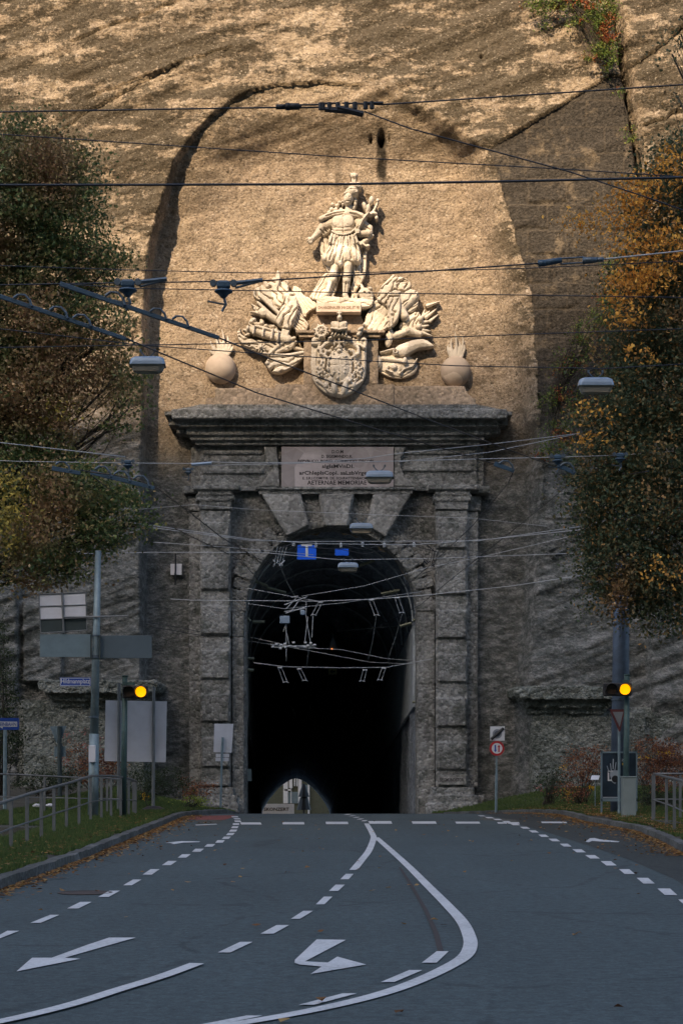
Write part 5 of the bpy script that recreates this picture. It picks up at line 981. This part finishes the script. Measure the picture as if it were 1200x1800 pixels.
railing('railing', [(-90, 1358, 1441), (-30, 1360, 1441), (17, 1361, 1440.5), (80, 1364, 1440), (141, 1367, 1440), (190, 1368, 1439.5), (236, 1373, 1439.5)], 'level steel railing set back behind the sloping one on the left')
railing('railing', [(1148, 1360, 1452), (1172, 1366, 1462), (1186, 1369, 1470), (1206, 1375, 1482), (1240, 1385, 1500), (1280, 1396, 1520)], 'steel railing on its concrete upstand nearest the road at the right edge')
railing('railing', [(1150, 1360, 1450), (1196, 1360, 1450), (1245, 1360, 1450)], 'short level steel railing running away to the right edge')
m = MB(); a, b = P(1146, 1452, 42.5), P(1300, 1520, 27); m.add([(6.95, 44, -.05), (7.15, 26, -.05), (7.15, 26, .30), (6.95, 44, .26), (7.25, 44, -.05), (7.45, 26, -.05), (7.45, 26, .30), (7.25, 44, .26)], [(0, 1, 2, 3), (7, 6, 5, 4), (3, 2, 6, 7), (0, 3, 7, 4), (1, 5, 6, 2)])
T(m.build('upstand_wall', M_conc, rough=(.06, .03, .3)), 'low mossy concrete upstand under the right railing', 'low wall')
m = MB(); m.box(-9.8, -6.2, 39.05, 39.3, -3.0, .16); m.box(-6.4, -6.15, 18, 39.05, -3.0, .14); m.box(-9.8, -9.6, 18, 39.05, -3, .14); T(m.build('stairwell_wall', M_conc), 'concrete walls of the sunken stairwell behind the left railing', 'low wall')

# ------------------------------------------------------------------ street furniture, right
Y = 62; t = root('traffic_sign', base_of(872, Y), 'square sign above a round red-rimmed sign on a thin post right of the portal', 'sign')
m = MB(); pole(m, 871, vbase(871, Y) + 2, 872, 1360, Y, .045); pole(m, 872, 1360, 872, 1290, Y, .032); m.build('post', M_galv, t)
q = MB().pbox(860.5, 886, 1277, 1302, Y - .08, Y - .05, Y).build('square_sign', M_white, t, bevel=.003); k = Y / F
c = P(873, 1290, Y); m = MB(); m.disc(c, 8.3 * k, Y - .085, Y - .08); m.build('disc', plain('faded grey print', (.22, .23, .25)), q); m = MB(); m.disc(c, 5.2 * k, Y - .09, Y - .085); m.build('disc', plain('dark print', (.07, .08, .10)), q)
m = MB(); m.tube([P(862.5, 1299.5, Y - .096), P(884.5, 1280, Y - .096)], .05, 8); m.build('diagonal_bar', M_black, q)
c = P(872.5, 1315.5, Y); m = MB(); m.disc(c, 13 * k, Y - .08, Y - .05); q = m.build('round_sign', M_redp, t); m = MB(); m.disc(c, 9.3 * k, Y - .086, Y - .08); m.build('disc', M_white, q)
MB().prism([(868.3, 1309.5), (870.9, 1309.5), (870.9, 1318), (872.2, 1318), (869.6, 1322.5), (867.0, 1318), (868.3, 1318)], Y - .092, Y - .086, Y).build('arrow', M_blue, q); MB().prism([(874.6, 1322), (877, 1322), (877, 1313), (878.4, 1313), (875.8, 1308.8), (873.2, 1313), (874.6, 1313)], Y - .092, Y - .086, Y).build('arrow', M_redp, q)
Y = 50; t = root('mast', base_of(1090, Y), 'thick grey steel overhead-line mast rising into the right tree', 'mast'); m = MB(); pole(m, 1088, vbase(1088, Y), 1093, 850, Y, .255, .20, 20); m.build('pole', plain('mast paint', (.11, .145, .20), .5, .2, .25, 4), t, smooth=True); m = MB()
for v in (1201, 1228): m.tube([P(1090, v, Y), P(1090, v + 3, Y)], .27, 20)
m.build('collar', M_fit, t)
Y = 48.5; t = root('traffic_sign', base_of(1088, Y), 'dark red-rimmed give-way triangle on a thin post before the thick mast', 'sign'); q = MB().prism([(1069.5, 1247), (1097, 1247), (1088, 1286), (1086, 1286)], Y - .1, Y - .07, Y).build('triangle', plain('dark red rim', (.09, .022, .022), .6), t); MB().prism([(1075, 1251.5), (1093.5, 1251.5), (1087.3, 1278)], Y - .106, Y - .1, Y).build('inner_field', plain('grey field', (.15, .16, .17), .6), q); m = MB(); pole(m, 1087, vbase(1087, Y), 1087, 1250, Y, .035); m.build('post', M_galv, t)  # rim in dark red, inner field in grey
Y = 49.5; t = root('poster_stand', base_of(1084, Y), 'dark poster stand with a white hand-shaped motif at the foot of the mast', 'poster stand')
m = MB()
for a in (1053.5, 1114.5): m.pbox(a - 1.3, a + 1.3, 1321, vbase(1084, Y), Y - .35, Y - .27, Y)
m.pbox(1052, 1116, 1321, 1324, Y - .35, Y - .27, Y); m.pbox(1052, 1116, 1403, 1408, Y - .35, Y - .27, Y); m.build('frame', M_signd, t)
q = MB().pbox(1055, 1113, 1324, 1403, Y - .33, Y - .29, Y).build('poster', plain('poster print', (.022, .035, .05), .3, 0, .4, 2), t); w_ = plain('poster white', (.30, .33, .36), .6)
m = MB(); yy0 = Y - .34
for x0, y0, x1, y1, r_ in ((1077, 1334, 1076.5, 1352, .014), (1072, 1342, 1073.5, 1355, .013), (1066, 1346, 1069, 1356, .011), (1082, 1340, 1079.5, 1355, .013)): m.tube([P(x0, y0, yy0), P(x1, y1, yy0)], r_, 6)
m.prism([(1069, 1354), (1081, 1354), (1082, 1364), (1077, 1378), (1071, 1374), (1068, 1362)], yy0 - .004, yy0, Y); m.build('hand_motif', w_, q); m = MB(); m.disc(P(1077, 1369, Y), 6 * Y / F, yy0 - .012, yy0 - .006); m.build('dark_disc', M_black, q)
MB().prism([(1064, 1358), (1066.5, 1358), (1066.5, 1370), (1071, 1370), (1071, 1372.5), (1064, 1372.5)], yy0 - .012, yy0 - .004, Y).build('lettering', M_white, q); text('lettering', 'JAN', 1068, 1356, 3.2, yy0 - .005, M_white, q, width=9, ref=Y); MB().pbox(1056, 1086, 1400.4, 1402.4, yy0, yy0 + .02, Y).build('footer_strip', w_, q)
text('lettering', 'ZO', 1092, 1336, 4, yy0 - .005, M_white, q, width=8, ref=Y); MB().pbox(1089, 1096, 1341, 1345, yy0 - .004, yy0 + .01, Y).build('yellow_strip', M_leafY, q)
Y = 55; c = P(1044, 1367, Y); t = root('info_plaque', base_of(1046, Y), 'small pale slanted plaque on a thin stick left of the poster stand', 'plaque'); m = MB(); m.add([P(1037, 1370, Y), P(1051, 1370, Y), P(1053, 1363, Y + .15), P(1039, 1363, Y + .15)] + [P(1037, 1371, Y), P(1051, 1371, Y), P(1053, 1364, Y + .15), P(1039, 1364, Y + .15)], [(0, 1, 2, 3), (4, 7, 6, 5), (0, 4, 5, 1), (1, 5, 6, 2), (2, 6, 7, 3), (3, 7, 4, 0)]); m.build('plate', M_signb, t); m = MB(); pole(m, 1045, vbase(1045, Y), 1045, 1368, Y + .05, .012); m.build('stick', M_galv, t)
Y = 76.0; t = root('cable_box', (P(309, 999, Y).x, 75.9, P(309, 1010, Y).z), 'pair of pale boxes on a thin rod fixed to the rock left of the portal', 'cable box'); yb = face_y(309, 999) - .05
m = MB(); m.pbox(299, 307.5, 990, 1009, yb - .15, yb + .3); m.build('box', M_signb, t); m = MB(); m.pbox(308.5, 318.5, 990, 1009, yb - .15, yb + .3); m.build('box', M_signb, t); m = MB(); m.tube([P(308, 972, 75), P(307.5, 1028, 75)], .03, 5); o = m.build('rod', M_wire, t); o.location.y = yb - 75.2 - 0

# ------------------------------------------------------------------ tunnel signs over the road
Y = 72.5; t = root('tunnel_sign', P(539, 984, Y), 'larger blue sign with a white T hanging before the arch', 'sign'); q = MB().pbox(522.5, 555.5, 958, 983.5, Y, Y + .04, Y).build('board', M_bluetun, t); MB().prism([(529.5, 957), (548.5, 957), (548.5, 960), (541.2, 960), (541.2, 978), (536.8, 978), (536.8, 960), (529.5, 960)], Y - .01, Y, Y).build('letter', M_white, q)
t = root('tunnel_sign', P(600, 976, Y), 'small plain blue sign hanging right of the T sign', 'sign'); MB().pbox(588.5, 612.5, 964.5, 976.5, Y, Y + .04, Y).build('board', M_bluetun, t)
Y = 95; t = root('arrow_sign', P(584, 1187, Y), 'small yellow sign with a black left arrow hanging in the dark tunnel', 'sign'); q = MB().pbox(577, 592, 1174.5, 1186, Y, Y + .05, Y).build('board', plain('yellow print', (.40, .36, .14), .5), t); MB().prism([(579.5, 1180.3), (584, 1176.5), (584, 1178.8), (589, 1178.8), (589, 1182), (584, 1182), (584, 1184.3)], Y - .02, Y, Y).build('arrow', M_black, q)
Y = 88; c = P(585, 1141, Y); t = root('pendant_lamp', c, 'dark bell-shaped pendant lamp with a small orange glow inside the tunnel', 'lamp'); m = MB(); m.lathe(c, [(.24, 0), (.20, .12), (.10, .40), (.03, .55), (.02, .75)], 14); m.build('shade', M_tpan, t); m = MB(); m.disc(Vector((c.x - .05, 0, c.z - .01)), .035, Y - .26, Y - .24, 10); m.build('bulb', emis('orange glow', (1, .28, .05), 1.2), t)

# ------------------------------------------------------------------ hanging street lamps
def luminaire(c, lab):
    t = root('hanging_lamp', c, lab, 'street lamp', 'street lamps hanging over the road'); x, y, z = c
    MB().rrect((x, y, z), [(.345, .17, .05, 0), (.34, .165, .07, .07), (.325, .15, .09, .13), (.27, .11, .09, .165), (.10, .06, .05, .175)], 6).build('housing', M_lamph, t, smooth=False, bevel=.006)
    MB().rrect((x, y, z), [(.22, .09, .05, -.145), (.28, .12, .07, -.12), (.325, .155, .07, -.02), (.33, .158, .06, -.012)], 6).build('diffuser', M_glass, t)
    MB().rrect((x, y, z), [(.355, .178, .05, -.014), (.355, .178, .05, .006)], 6).build('rim', M_signdark, t)
    m = MB(); m.tube([(x - .14, y, z + .28), (x - .07, y, z + .2), (x, y, z + .17)], .012, 5); m.tube([(x + .14, y, z + .28), (x + .07, y, z + .2), (x, y, z + .17)], .012, 5); m.tube([(x - .14, y, z + .28), (x - .14, y, z + .33)], .02, 6); m.tube([(x + .14, y, z + .28), (x + .14, y, z + .33)], .02, 6); m.build('hanger', M_fit, t); return t
l0 = luminaire(P(260, 643, 36.2), 'street lamp hanging left of the niche against the tree edge')
for (a, b, Yl, lab) in ((1046, 680, 36.2, 'street lamp hanging on the right before the dark crown'), (666.5, 840, 46, 'street lamp hanging across the inscription plaque'), (634.5, 930, 54, 'street lamp hanging just under the keystone'), (611.5, 998, 61, 'lowest street lamp, hanging in front of the dark tunnel mouth')): copy_tree(l0, P(a, b, Yl), lab)

# ------------------------------------------------------------------ overhead wires and their fittings
def wire(pts, Y, r_, lab, mat=M_wire, Y2=None, name='span_wire', group=None, sag=0):
    Y2 = Y if Y2 is None else Y2; n = len(pts); x0, x1 = pts[0][0], pts[-1][0]; out = []
    P0 = [P(a, b, Y + (Y2 - Y) * ((a - x0) / (x1 - x0) if x1 != x0 else 0)) for a, b in pts]
    for a, b in zip(P0, P0[1:]):
        k = max(1, int((b - a).length / 1.0)); out += [a.lerp(b, i / k) for i in range(k)]
    out.append(P0[-1]); o = MB().tube(out, r_ * 1.2, 5).build(name, mat, smooth=True); return T(o, lab, 'wire', group)
W = wire
W([(-300, 199), (0, 197), (485, 189)], 24, .009, 'dark span wire from the left tree top to the chained insulators')
W([(672, 184), (1200, 149), (1500, 128)], 24, .009, 'dark span wire rising from the chained insulators to the upper right')
W([(640, 196), (720, 226), (1000, 302), (1130, 345), (1300, 405)], 24, .008, 'dark wire falling from the chained insulators to the orange crown')
W([(-300, 215), (0, 236), (600, 276), (1000, 298), (1200, 311), (1500, 330)], 30, .008, 'thin wire crossing just above the plumed helmet')
W([(-300, 326), (0, 325.5), (300, 325), (600, 324), (900, 319), (1200, 312), (1500, 303)], 22, .013, 'thickest dark cable crossing the plume of the statue')
W([(-300, 455), (0, 467), (240, 475), (450, 480), (640, 479), (917, 472), (1200, 459), (1500, 444)], 31, .007, 'thin wire crossing the knees of the statue and the drip stain wall')
W([(-300, 510), (0, 501), (107, 499), (235, 497), (380, 495), (460, 495)], 27, .009, 'wire running between the two suspension clamps on the left')
W([(455, 494), (600, 485), (750, 477), (947, 463)], 27, .010, 'wire from the right clamp across the statue shins to the turnbuckle')
W([(1058, 456), (1200, 441), (1500, 414)], 27, .010, 'pale wire from the turnbuckle to the right edge', M_wirel)
W([(107, 499), (244, 507), (450, 511), (640, 515), (800, 517), (1200, 523), (1500, 528)], 28, .007, 'thin wire crossing at the feet of the statue')
W([(-300, 540), (0, 578), (130, 593), (250, 607), (450, 621), (640, 634), (800, 643), (1060, 648), (1200, 640), (1500, 622)], 36.2, .009, 'span wire carrying the two outer hanging lamps')
W([(-300, 617), (0, 611), (400, 604), (640, 598), (800, 592), (1000, 585), (1200, 578), (1500, 566)], 33, .008, 'thin wire crossing the princely crown and both flame tips')
W([(-300, 730), (0, 778), (220, 803)], 44, .010, 'pale wire entering from the left to the lower left insulator', M_wirel)
W([(-100, 806), (30, 811), (220, 814), (330, 815), (372, 812), (430, 814), (640, 812), (1000, 803), (1090, 800), (1200, 792), (1500, 772)], 46, .009, 'pale span wire crossing the inscription and carrying a lamp', M_wirel)
W([(372, 818), (520, 815), (640, 806), (700, 797), (860, 781), (1017, 762)], 45, .007, 'pale wire rising rightward from the inscription to the crown', M_wirel)
W([(700, 812), (860, 795), (1008, 764)], 45.5, .007, 'second pale wire rising beside the portal cornice', M_wirel)
W([(-200, 855), (0, 886), (60, 890), (240, 920), (440, 948), (560, 956), (720, 958), (860, 948), (1030, 930), (1200, 903), (1400, 872)], 58, .011, 'pale span wire sagging across the springing of the cornice brackets', M_wirel)
W([(240, 924), (440, 950), (520, 952), (840, 951), (1030, 924), (1200, 908)], 59, .010, 'upper pale wire of the pair above the T sign', M_wirel)
W([(-200, 975), (0, 976), (270, 971), (460, 971), (585, 983), (611, 984), (750, 982), (1000, 973), (1200, 968)], 61, .010, 'pale span wire carrying the lowest lamp', M_wirel)
W([(300, 1053), (335, 1055), (560, 1057), (660, 1053), (760, 1045), (900, 1030), (1030, 1010), (1200, 985)], 66, .013, 'pale span wire crossing the arch below the lowest lamp', M_wirel)
W([(270, 953), (400, 962), (550, 975)], 62, .008, 'faint wire left of the T sign', M_wirel)
W([(225, 897), (340, 887), (450, 896), (640, 904), (830, 911), (960, 925)], 64, .007, 'faint wire crossing below the keystones', M_wirel)
W([(530, 1048), (640, 1030), (750, 998), (850, 978), (980, 948), (1100, 920)], 68, .009, 'pale wire rising rightward through the upper arch', M_wirel)
W([(435, 1034), (520, 1050), (560, 1057), (660, 1054)], 72, .009, 'short pale wire in the upper left of the arch', M_wirel)
W([(436, 1061), (500, 1070), (600, 1060), (740, 1040)], 72, .008, 'bowed thin wire behind the mid-arch span', M_wirel)
W([(446, 1165), (500, 1172), (600, 1174), (680, 1173), (733, 1163), (760, 1158)], 74, .011, 'lowest pale span wire across the tunnel mouth', M_wirel)
W([(440, 1120), (520, 1138), (600, 1142), (680, 1158), (733, 1162)], 76, .009, 'upper pale contact wire inside the arch', M_wirel)
W([(432, 1126), (500, 1136), (560, 1147), (650, 1164), (733, 1168)], 76.5, .009, 'lower pale contact wire inside the arch', M_wirel)
W([(590, 1110), (700, 1100), (745, 1060)], 80, .008, 'faint wire holding the pendant lamp in the tunnel', M_wirel)
W([(221, 595), (450, 690), (456, 692), (640, 748), (800, 795), (903, 826)], 28, .011, 'dark contact wire sloping from the lower beam to the right clamp', Y2=46)
W([(385, 594), (470, 629), (610, 682), (740, 733), (870, 782), (960, 815), (1005, 831)], 28, .011, 'dark contact wire sloping from the upper beam across the cornice', Y2=46)
W([(140, 826), (161, 830), (200, 835), (240, 843), (277, 858), (330, 898), (390, 945), (450, 980), (500, 1002)], 40, .012, 'dark contact wire curving down the left of the portal', Y2=60)
W([(160, 835), (200, 866), (244, 896), (340, 945), (424, 984), (450, 1015), (470, 1045)], 44, .012, 'lower dark contact wire reaching the left arch edge', Y2=66)
W([(1140, 828), (1000, 850), (975, 872), (910, 925), (844, 977), (790, 1020), (740, 1062), (640, 1115)], 44, .010, 'dark contact wire from the right tree down into the arch', Y2=76)
W([(903, 826), (892, 850), (829, 925), (760, 990), (700, 1040)], 46, .010, 'dark contact wire dropping steeply right of the cornice', Y2=70)
W([(980, 940), (900, 955), (800, 985), (740, 1010)], 60, .007, 'short dark wire fading into the right pilaster')
W([(960, 895), (860, 890), (760, 882), (690, 900), (800, 860), (930, 830)], 58, .005, 'thin bent tie wire right of the keystones')
W([(245, 1092), (300, 1100), (360, 1112)], 70, .010, 'upper short dark cable across the left rock wall'); W([(245, 1100), (300, 1107), (360, 1118)], 70, .010, 'lower short dark cable across the left rock wall')
# insulated crossing beams with their curved hangers
def beam(a, b, Y, lab, hang):
    A_, B_ = P(*a, Y), P(*b, Y); t = root('crossing_beam', A_.lerp(B_, .5), lab, 'overhead beam', 'trolley wire crossing beams'); d = (B_ - A_).normalized(); up = Vector((-d.z, 0, d.x)) * (.034 * Y / 27)
    m = MB(); yo = Vector((0, .03, 0)); m.add([A_ - up - yo, B_ - up * .8 - yo, B_ + up * .8 - yo, A_ + up - yo, A_ - up + yo, B_ - up * .8 + yo, B_ + up * .8 + yo, A_ + up + yo], [(0, 1, 2, 3), (7, 6, 5, 4), (3, 2, 6, 7), (1, 0, 4, 5), (0, 3, 7, 4), (2, 1, 5, 6)]); m.build('bar', M_beam, t, bevel=.006)
    for f, s_ in hang:
        p = A_.lerp(B_, f); k = Y / 27 * s_; m = MB(); m.tube([p + Vector((.02, -.04, .0)), p + Vector((0, -.05, .08 * k)), p + Vector((-.07 * k, -.05, .16 * k)), p + Vector((-.17 * k, -.04, .17 * k))], .022 * k, 7, r2=.014 * k); m.tube([p + Vector((-.17 * k, -.04, .17 * k)), p + Vector((-.24 * k, -.04, .12 * k))], .02 * k, 6); m.build('hanger', M_fit, t)
    return t
beam((-150, 470), (221, 596), 26, 'long dark blue beam entering from the left edge, lower of the two', ((.55, 1.0), (.72, 1.0), (.83, 1.0)))
beam((106, 499), (385, 594), 27, 'upper dark blue beam ending beside the left flaming ball', ((.40, 1.1), (.66, .9), (.80, .9)))
beam((92, 823), (142, 832), 42, 'small pale blue beam against the left crown low down', ((.6, .8),)); beam((160, 830), (272, 858), 43, 'dark curved low beam left of the portal capital', ((.3, .9), (.6, .9), (.9, .9)))
beam((868, 815), (903, 828), 45, 'short dark beam at the right end of the cornice', ((.9, .8),)); beam((979, 817), (1010, 832), 45, 'short dark beam before the right tree', ((.9, .8),))
def clamp(c, Y, lab, s_=1.0, arm=0):
    c = P(*c, Y); t = root('suspension_clamp', c, lab, 'wire clamp', 'suspension clamps on the span wires'); k = s_; m = MB()
    m.rrect(c + Vector((0, 0, -.02 * k)), [(.06 * k, .05 * k, .02 * k, -.02 * k), (.085 * k, .06 * k, .02 * k, 0), (.085 * k, .06 * k, .02 * k, .05 * k), (.06 * k, .05 * k, .02 * k, .075 * k)], 4); m.lathe(c, [(.03 * k, -.05 * k), (.11 * k, -.06 * k), (.12 * k, -.08 * k), (.07 * k, -.11 * k), (.03 * k, -.16 * k)], 14); m.build('body', M_beam if k > .9 else M_fit, t)
    m = MB()
    for sx in (-1, 1): m.tube([c + Vector((sx * .13 * k, -.03, .03 * k)), c + Vector((sx * .13 * k, .03, .03 * k))], .045 * k, 10); m.tube([c + Vector((sx * .08 * k, 0, .03 * k)), c + Vector((sx * .17 * k, 0, .03 * k))], .016 * k, 5)
    m.build('bolts', M_fit, t); m = MB()
    m.tube([c + Vector((0, 0, -.14 * k)), c + Vector((.03 * k, 0, -.24 * k)), c + Vector((-.02 * k, 0, -.33 * k))], .018 * k, 6); m.tube([c + Vector((.02 * k, 0, -.24 * k)), c + Vector((-.1 * k, 0, -.22 * k)), c + Vector((-.2 * k, 0, -.2 * k))], .012 * k, 5)
    if arm: m.tube([c + Vector((.13 * k, 0, .03 * k)), c + Vector((.5 * k, 0, .07 * k))], .028 * k, 6); m.tube([c + Vector((.15 * k, 0, -.03 * k)), c + Vector((.45 * k, 0, .05 * k))], .016 * k, 5)
    m.build('claw', M_fit, t); return t
clamp((225, 500), 27, 'dark suspension clamp above the upper beam', 1.15, 1); clamp((393, 502), 27, 'dark suspension clamp left of the left trophy', 1.15, 1)
clamp((225, 813), 45, 'small blue-grey clamp above the low curved beam'); clamp((331, 826), 45, 'small bell clamp left of the portal cornice', .8); clamp((979, 804), 45, 'blue-grey clamp right of the portal cornice', 1.1); clamp((1089, 801), 45, 'blue-grey clamp before the rust-coloured crown', 1.1)
m = MB(); m.tube([P(337, 817, 45), P(372, 814, 45)], .04, 6); T(m.build('wire_tensioner', M_lamph), 'pale blue tensioner on the span wire left of the inscription', 'tensioner')
# insulator chain and turnbuckle
c0, c1 = P(485, 188, 24), P(672, 184, 24); t = root('insulator_chain', c0.lerp(c1, .5), 'dark chained insulators and turnbuckles hanging high in the niche', 'insulators'); m = MB()
for f0, f1, r_ in ((0, .1, .035), (.09, .13, .05), (.12, .22, .045), (.20, .24, .03)): m.tube([c0.lerp(c1, f0), c0.lerp(c1, f1)], r_, 8)
m.build('insulator', M_dark, t, smooth=True); m = MB()
for dz in (.018, -.018): m.tube([c0.lerp(c1, .22) + Vector((0, 0, dz)), c0.lerp(c1, .42) + Vector((0, 0, dz))], .012, 5)
for dz in (.03, -.03): m.tube([c0.lerp(c1, .44) + Vector((0, 0, dz)), c0.lerp(c1, .58) + Vector((0, 0, dz))], .014, 5)
for f in (.42, .44, .50, .58, .66, .74, .84, .9): m.tube([c0.lerp(c1, f) + Vector((0, 0, .04)), c0.lerp(c1, f) - Vector((0, 0, .05))], .032, 7)
for f in (.88, .93, .98): m.tube([c0.lerp(c1, f) + Vector((-.03, 0, .02)), c0.lerp(c1, f) + Vector((.04, 0, .02))], .022, 6)
m.tube([c0.lerp(c1, .58) - Vector((0, 0, .03)), c0.lerp(c1, .82) - Vector((0, 0, .12))], .040, 7); m.tube([c0.lerp(c1, .62) + Vector((0, 0, .03)), c1], .012, 5); m.tube([c0.lerp(c1, .46) + Vector((0, 0, -.05)), c0.lerp(c1, .72) + Vector((0, 0, -.09))], .03, 6); m.build('turnbuckle', M_dark, t)
c0, c1 = P(945, 463, 27), P(1060, 456, 27); t = root('turnbuckle', c0.lerp(c1, .5), 'blue-grey turnbuckle between two insulators against the masonry on the right', 'turnbuckle'); m = MB(); m.tube([c0, c0.lerp(c1, .12)], .05, 8); m.tube([c0.lerp(c1, .1), c0.lerp(c1, .36) + Vector((0, 0, .03))], .05, 8, r2=.04); m.build('insulator', M_beam, t, smooth=True)
m = MB(); m.tube([c0.lerp(c1, .68), c0.lerp(c1, .9)], .055, 8, r2=.04); m.tube([c0.lerp(c1, .9), c1], .035, 8); m.build('insulator', M_fit, t, smooth=True); m = MB()
for dz in (.05, -.03): m.tube([c0.lerp(c1, .34) + Vector((0, 0, dz)), c0.lerp(c1, .70) + Vector((0, 0, dz))], .013, 5)
m.build('frame', M_fit, t); 
# white insulators along the wire over the T sign, with their cable
t = root('feeder_cable', P(640, 955, 60), 'looped black feeder cable hung on white porcelain insulators before the arch top', 'cable'); 
m = MB(); pts = [(500, 962), (516, 955), (555, 953), (600, 958), (640, 966), (672, 958), (728, 954), (750, 958), (762, 968), (762, 980), (758, 990)]
m.tube([P(a, b, 60) for a, b in pts], .014, 5); m.tube([P(a, b + 4, 60) for a, b in [(516, 957), (600, 962), (640, 970), (680, 962), (728, 956), (768, 966), (766, 982)]], .011, 5); m.tube([P(478, 990, 60), P(488, 968, 60), P(502, 958, 60)], .012, 5); m.build('cable', M_black, t)
for a, b in ((516, 956), (555, 958), (599, 958), (637, 957), (675, 958), (727, 957)): c = P(a, b, 59.9); m = MB(); m.lathe((c.x, c.y, c.z - .08), [(.02, 0), (.05, .01), (.035, .04), (.06, .06), (.035, .09), (.055, .11), (.02, .16)], 10); m.build('insulator', M_porc, t)
for i, (a, b, lab) in enumerate(((489, 990, 'cluster of pale line fittings at the left edge of the arch top'), (757, 992, 'cluster of dark line fittings at the right edge of the arch top'))):
    m = MB(); c = P(a, b, 60)
    for k in range(7): o_ = Vector((rng.uniform(-.16, .16), 0, rng.uniform(-.12, .08))); m.tube([c + o_, c + o_ + Vector((rng.uniform(-.1, .1), 0, .09))], .022, 6)
    for k in range(4): m.tube([c + Vector((-.12 + .08 * k, 0, 0)), c + Vector((-.02 + .1 * k, 0, .55))], .008, 4)
    T(m.build('line_fitting', M_porc if i == 0 else M_dark), lab, 'wire fitting')
# small V hangers on the spans in the tunnel mouth
for k, (x0, y0, x1, y1, Yh, lab) in enumerate(((563, 1059, 551, 1082, 68, 'V hanger left of centre on the mid-arch span'), (652, 1055, 662, 1082, 66, 'V hanger right of centre on the mid-arch span'), (697, 1051, 706, 1078, 66, 'V hanger nearest the right arch edge on the mid-arch span'), (492, 1174, 502, 1200, 74, 'leftmost V hanger on the lowest span'), (526, 1176, 536, 1197, 74, 'second V hanger from the left on the lowest span'), (641, 1178, 636, 1198, 74, 'third V hanger from the left on the lowest span'), (674, 1175, 667, 1196, 74, 'rightmost V hanger on the lowest span'))):
    m = MB(); a = P(x0, y0, Yh); b = P(x1, y1, Yh)
    for dx in (-.07, .07): m.tube([a + Vector((dx, 0, 0)), b + Vector((dx * 1.1, 0, 0))], .009, 4)
    m.tube([a - Vector((.09, 0, 0)), a + Vector((.09, 0, 0))], .03, 6); m.tube([b - Vector((.11, 0, .0)), b + Vector((-.03, 0, .03)), b + Vector((.03, 0, .03)), b + Vector((.11, 0, 0))], .014, 5); T(m.build('wire_hanger', M_wirel), lab, 'wire hanger', 'V-shaped wire hangers')
for k, (pts, Y0, Y1, lab) in enumerate((([(661, 1083), (655, 1125), (646, 1163)], 66, 74, 'contact wire dropping between the spans right of centre'), ([(706, 1080), (695, 1120), (681, 1160)], 66, 74, 'contact wire dropping between the spans near the right arch edge'), ([(490, 990), (505, 1025), (518, 1048)], 60, 68, 'wire dropping from the left fitting cluster'),
        ([(514, 1245), (526, 1274)], 84, 92, 'leftmost short glinting wire in the dark tunnel'), ([(544, 1240), (554, 1278)], 84, 92, 'second short glinting wire in the dark tunnel'), ([(619, 1248), (604, 1278)], 84, 92, 'third short glinting wire in the dark tunnel'), ([(646, 1248), (632, 1274)], 84, 92, 'rightmost short glinting wire in the dark tunnel'),
        ([(518, 1316), (509, 1365)], 110, 150, 'leftmost low wire above the far opening'), ([(543, 1326), (533, 1366)], 110, 150, 'second low wire above the far opening'), ([(590, 1320), (564, 1395)], 110, 170, 'third low wire above the far opening'), ([(619, 1312), (600, 1352), (577, 1414)], 110, 170, 'rightmost low wire above the far opening'))):
    wire(pts, Y0, .008 + .00012 * (Y1 - 60), lab, M_wirel, Y2=Y1, name='contact_wire')
def gantry(lab):
    t = root('wire_switch', P(520, 1080, 70), lab, 'wire switch'); Y = 70; m = MB()
    for a, b in (((500, 1063), (540, 1049)), ((502, 1078), (537, 1067)), ((500, 1075), (536, 1070)), ((512, 1050), (524, 1048)), ((503, 1070), (520, 1052)), ((512, 1074), (524, 1058))): m.tube([P(*a, Y), P(*b, Y)], .018, 5)
    m.build('arm', M_wirel, t); m = MB(); m.pbox(492, 509, 1083, 1096, Y - .12, Y + .1, Y); m.pbox(528, 536, 1073, 1081, Y - .08, Y + .08, Y); m.build('motor_box', M_lamph, t, bevel=.02); m = MB()
    for a, b in (((503, 1096), (503, 1132)), ((498, 1110), (503, 1096)), ((538, 1056), (538, 1078)), ((537, 1078), (546, 1132)), ((541, 1084), (535, 1132)), ((550, 1083), (548, 1120)), ((503, 1110), (508, 1132))): m.tube([P(*a, Y), P(*b, Y)], .014, 5)
    m.build('hanger', M_wirel, t); m = MB()
    for a, b in ((480, 1137), (486, 1133), (494, 1134), (501, 1132), (502, 1138), (509, 1136), (516, 1130), (519, 1137), (537, 1130), (541, 1135), (546, 1131), (553, 1134), (493, 1140), (536, 1138)):
        c = P(a, b, Y); m.tube([c - Vector((.05, 0, 0)), c + Vector((.05, 0, .01))], .045, 6)
    m.tube([P(476, 1138, Y), P(556, 1134, Y)], .015, 5); m.tube([P(476, 1133, Y), P(556, 1138, Y)], .012, 5); m.build('clamp_row', M_porc, t)
gantry('pale overhead wire switch with box and clamps in the left of the tunnel mouth')
for (a, b, c, d, lab) in ((503, 1140, 503, 1163, 'contact wire hanging below the wire switch, left one'), (543, 1140, 538, 1176, 'contact wire hanging below the wire switch, right one')): wire([(a, b), (c, d)], 71, .010, lab, M_wirel, Y2=74, name='contact_wire')
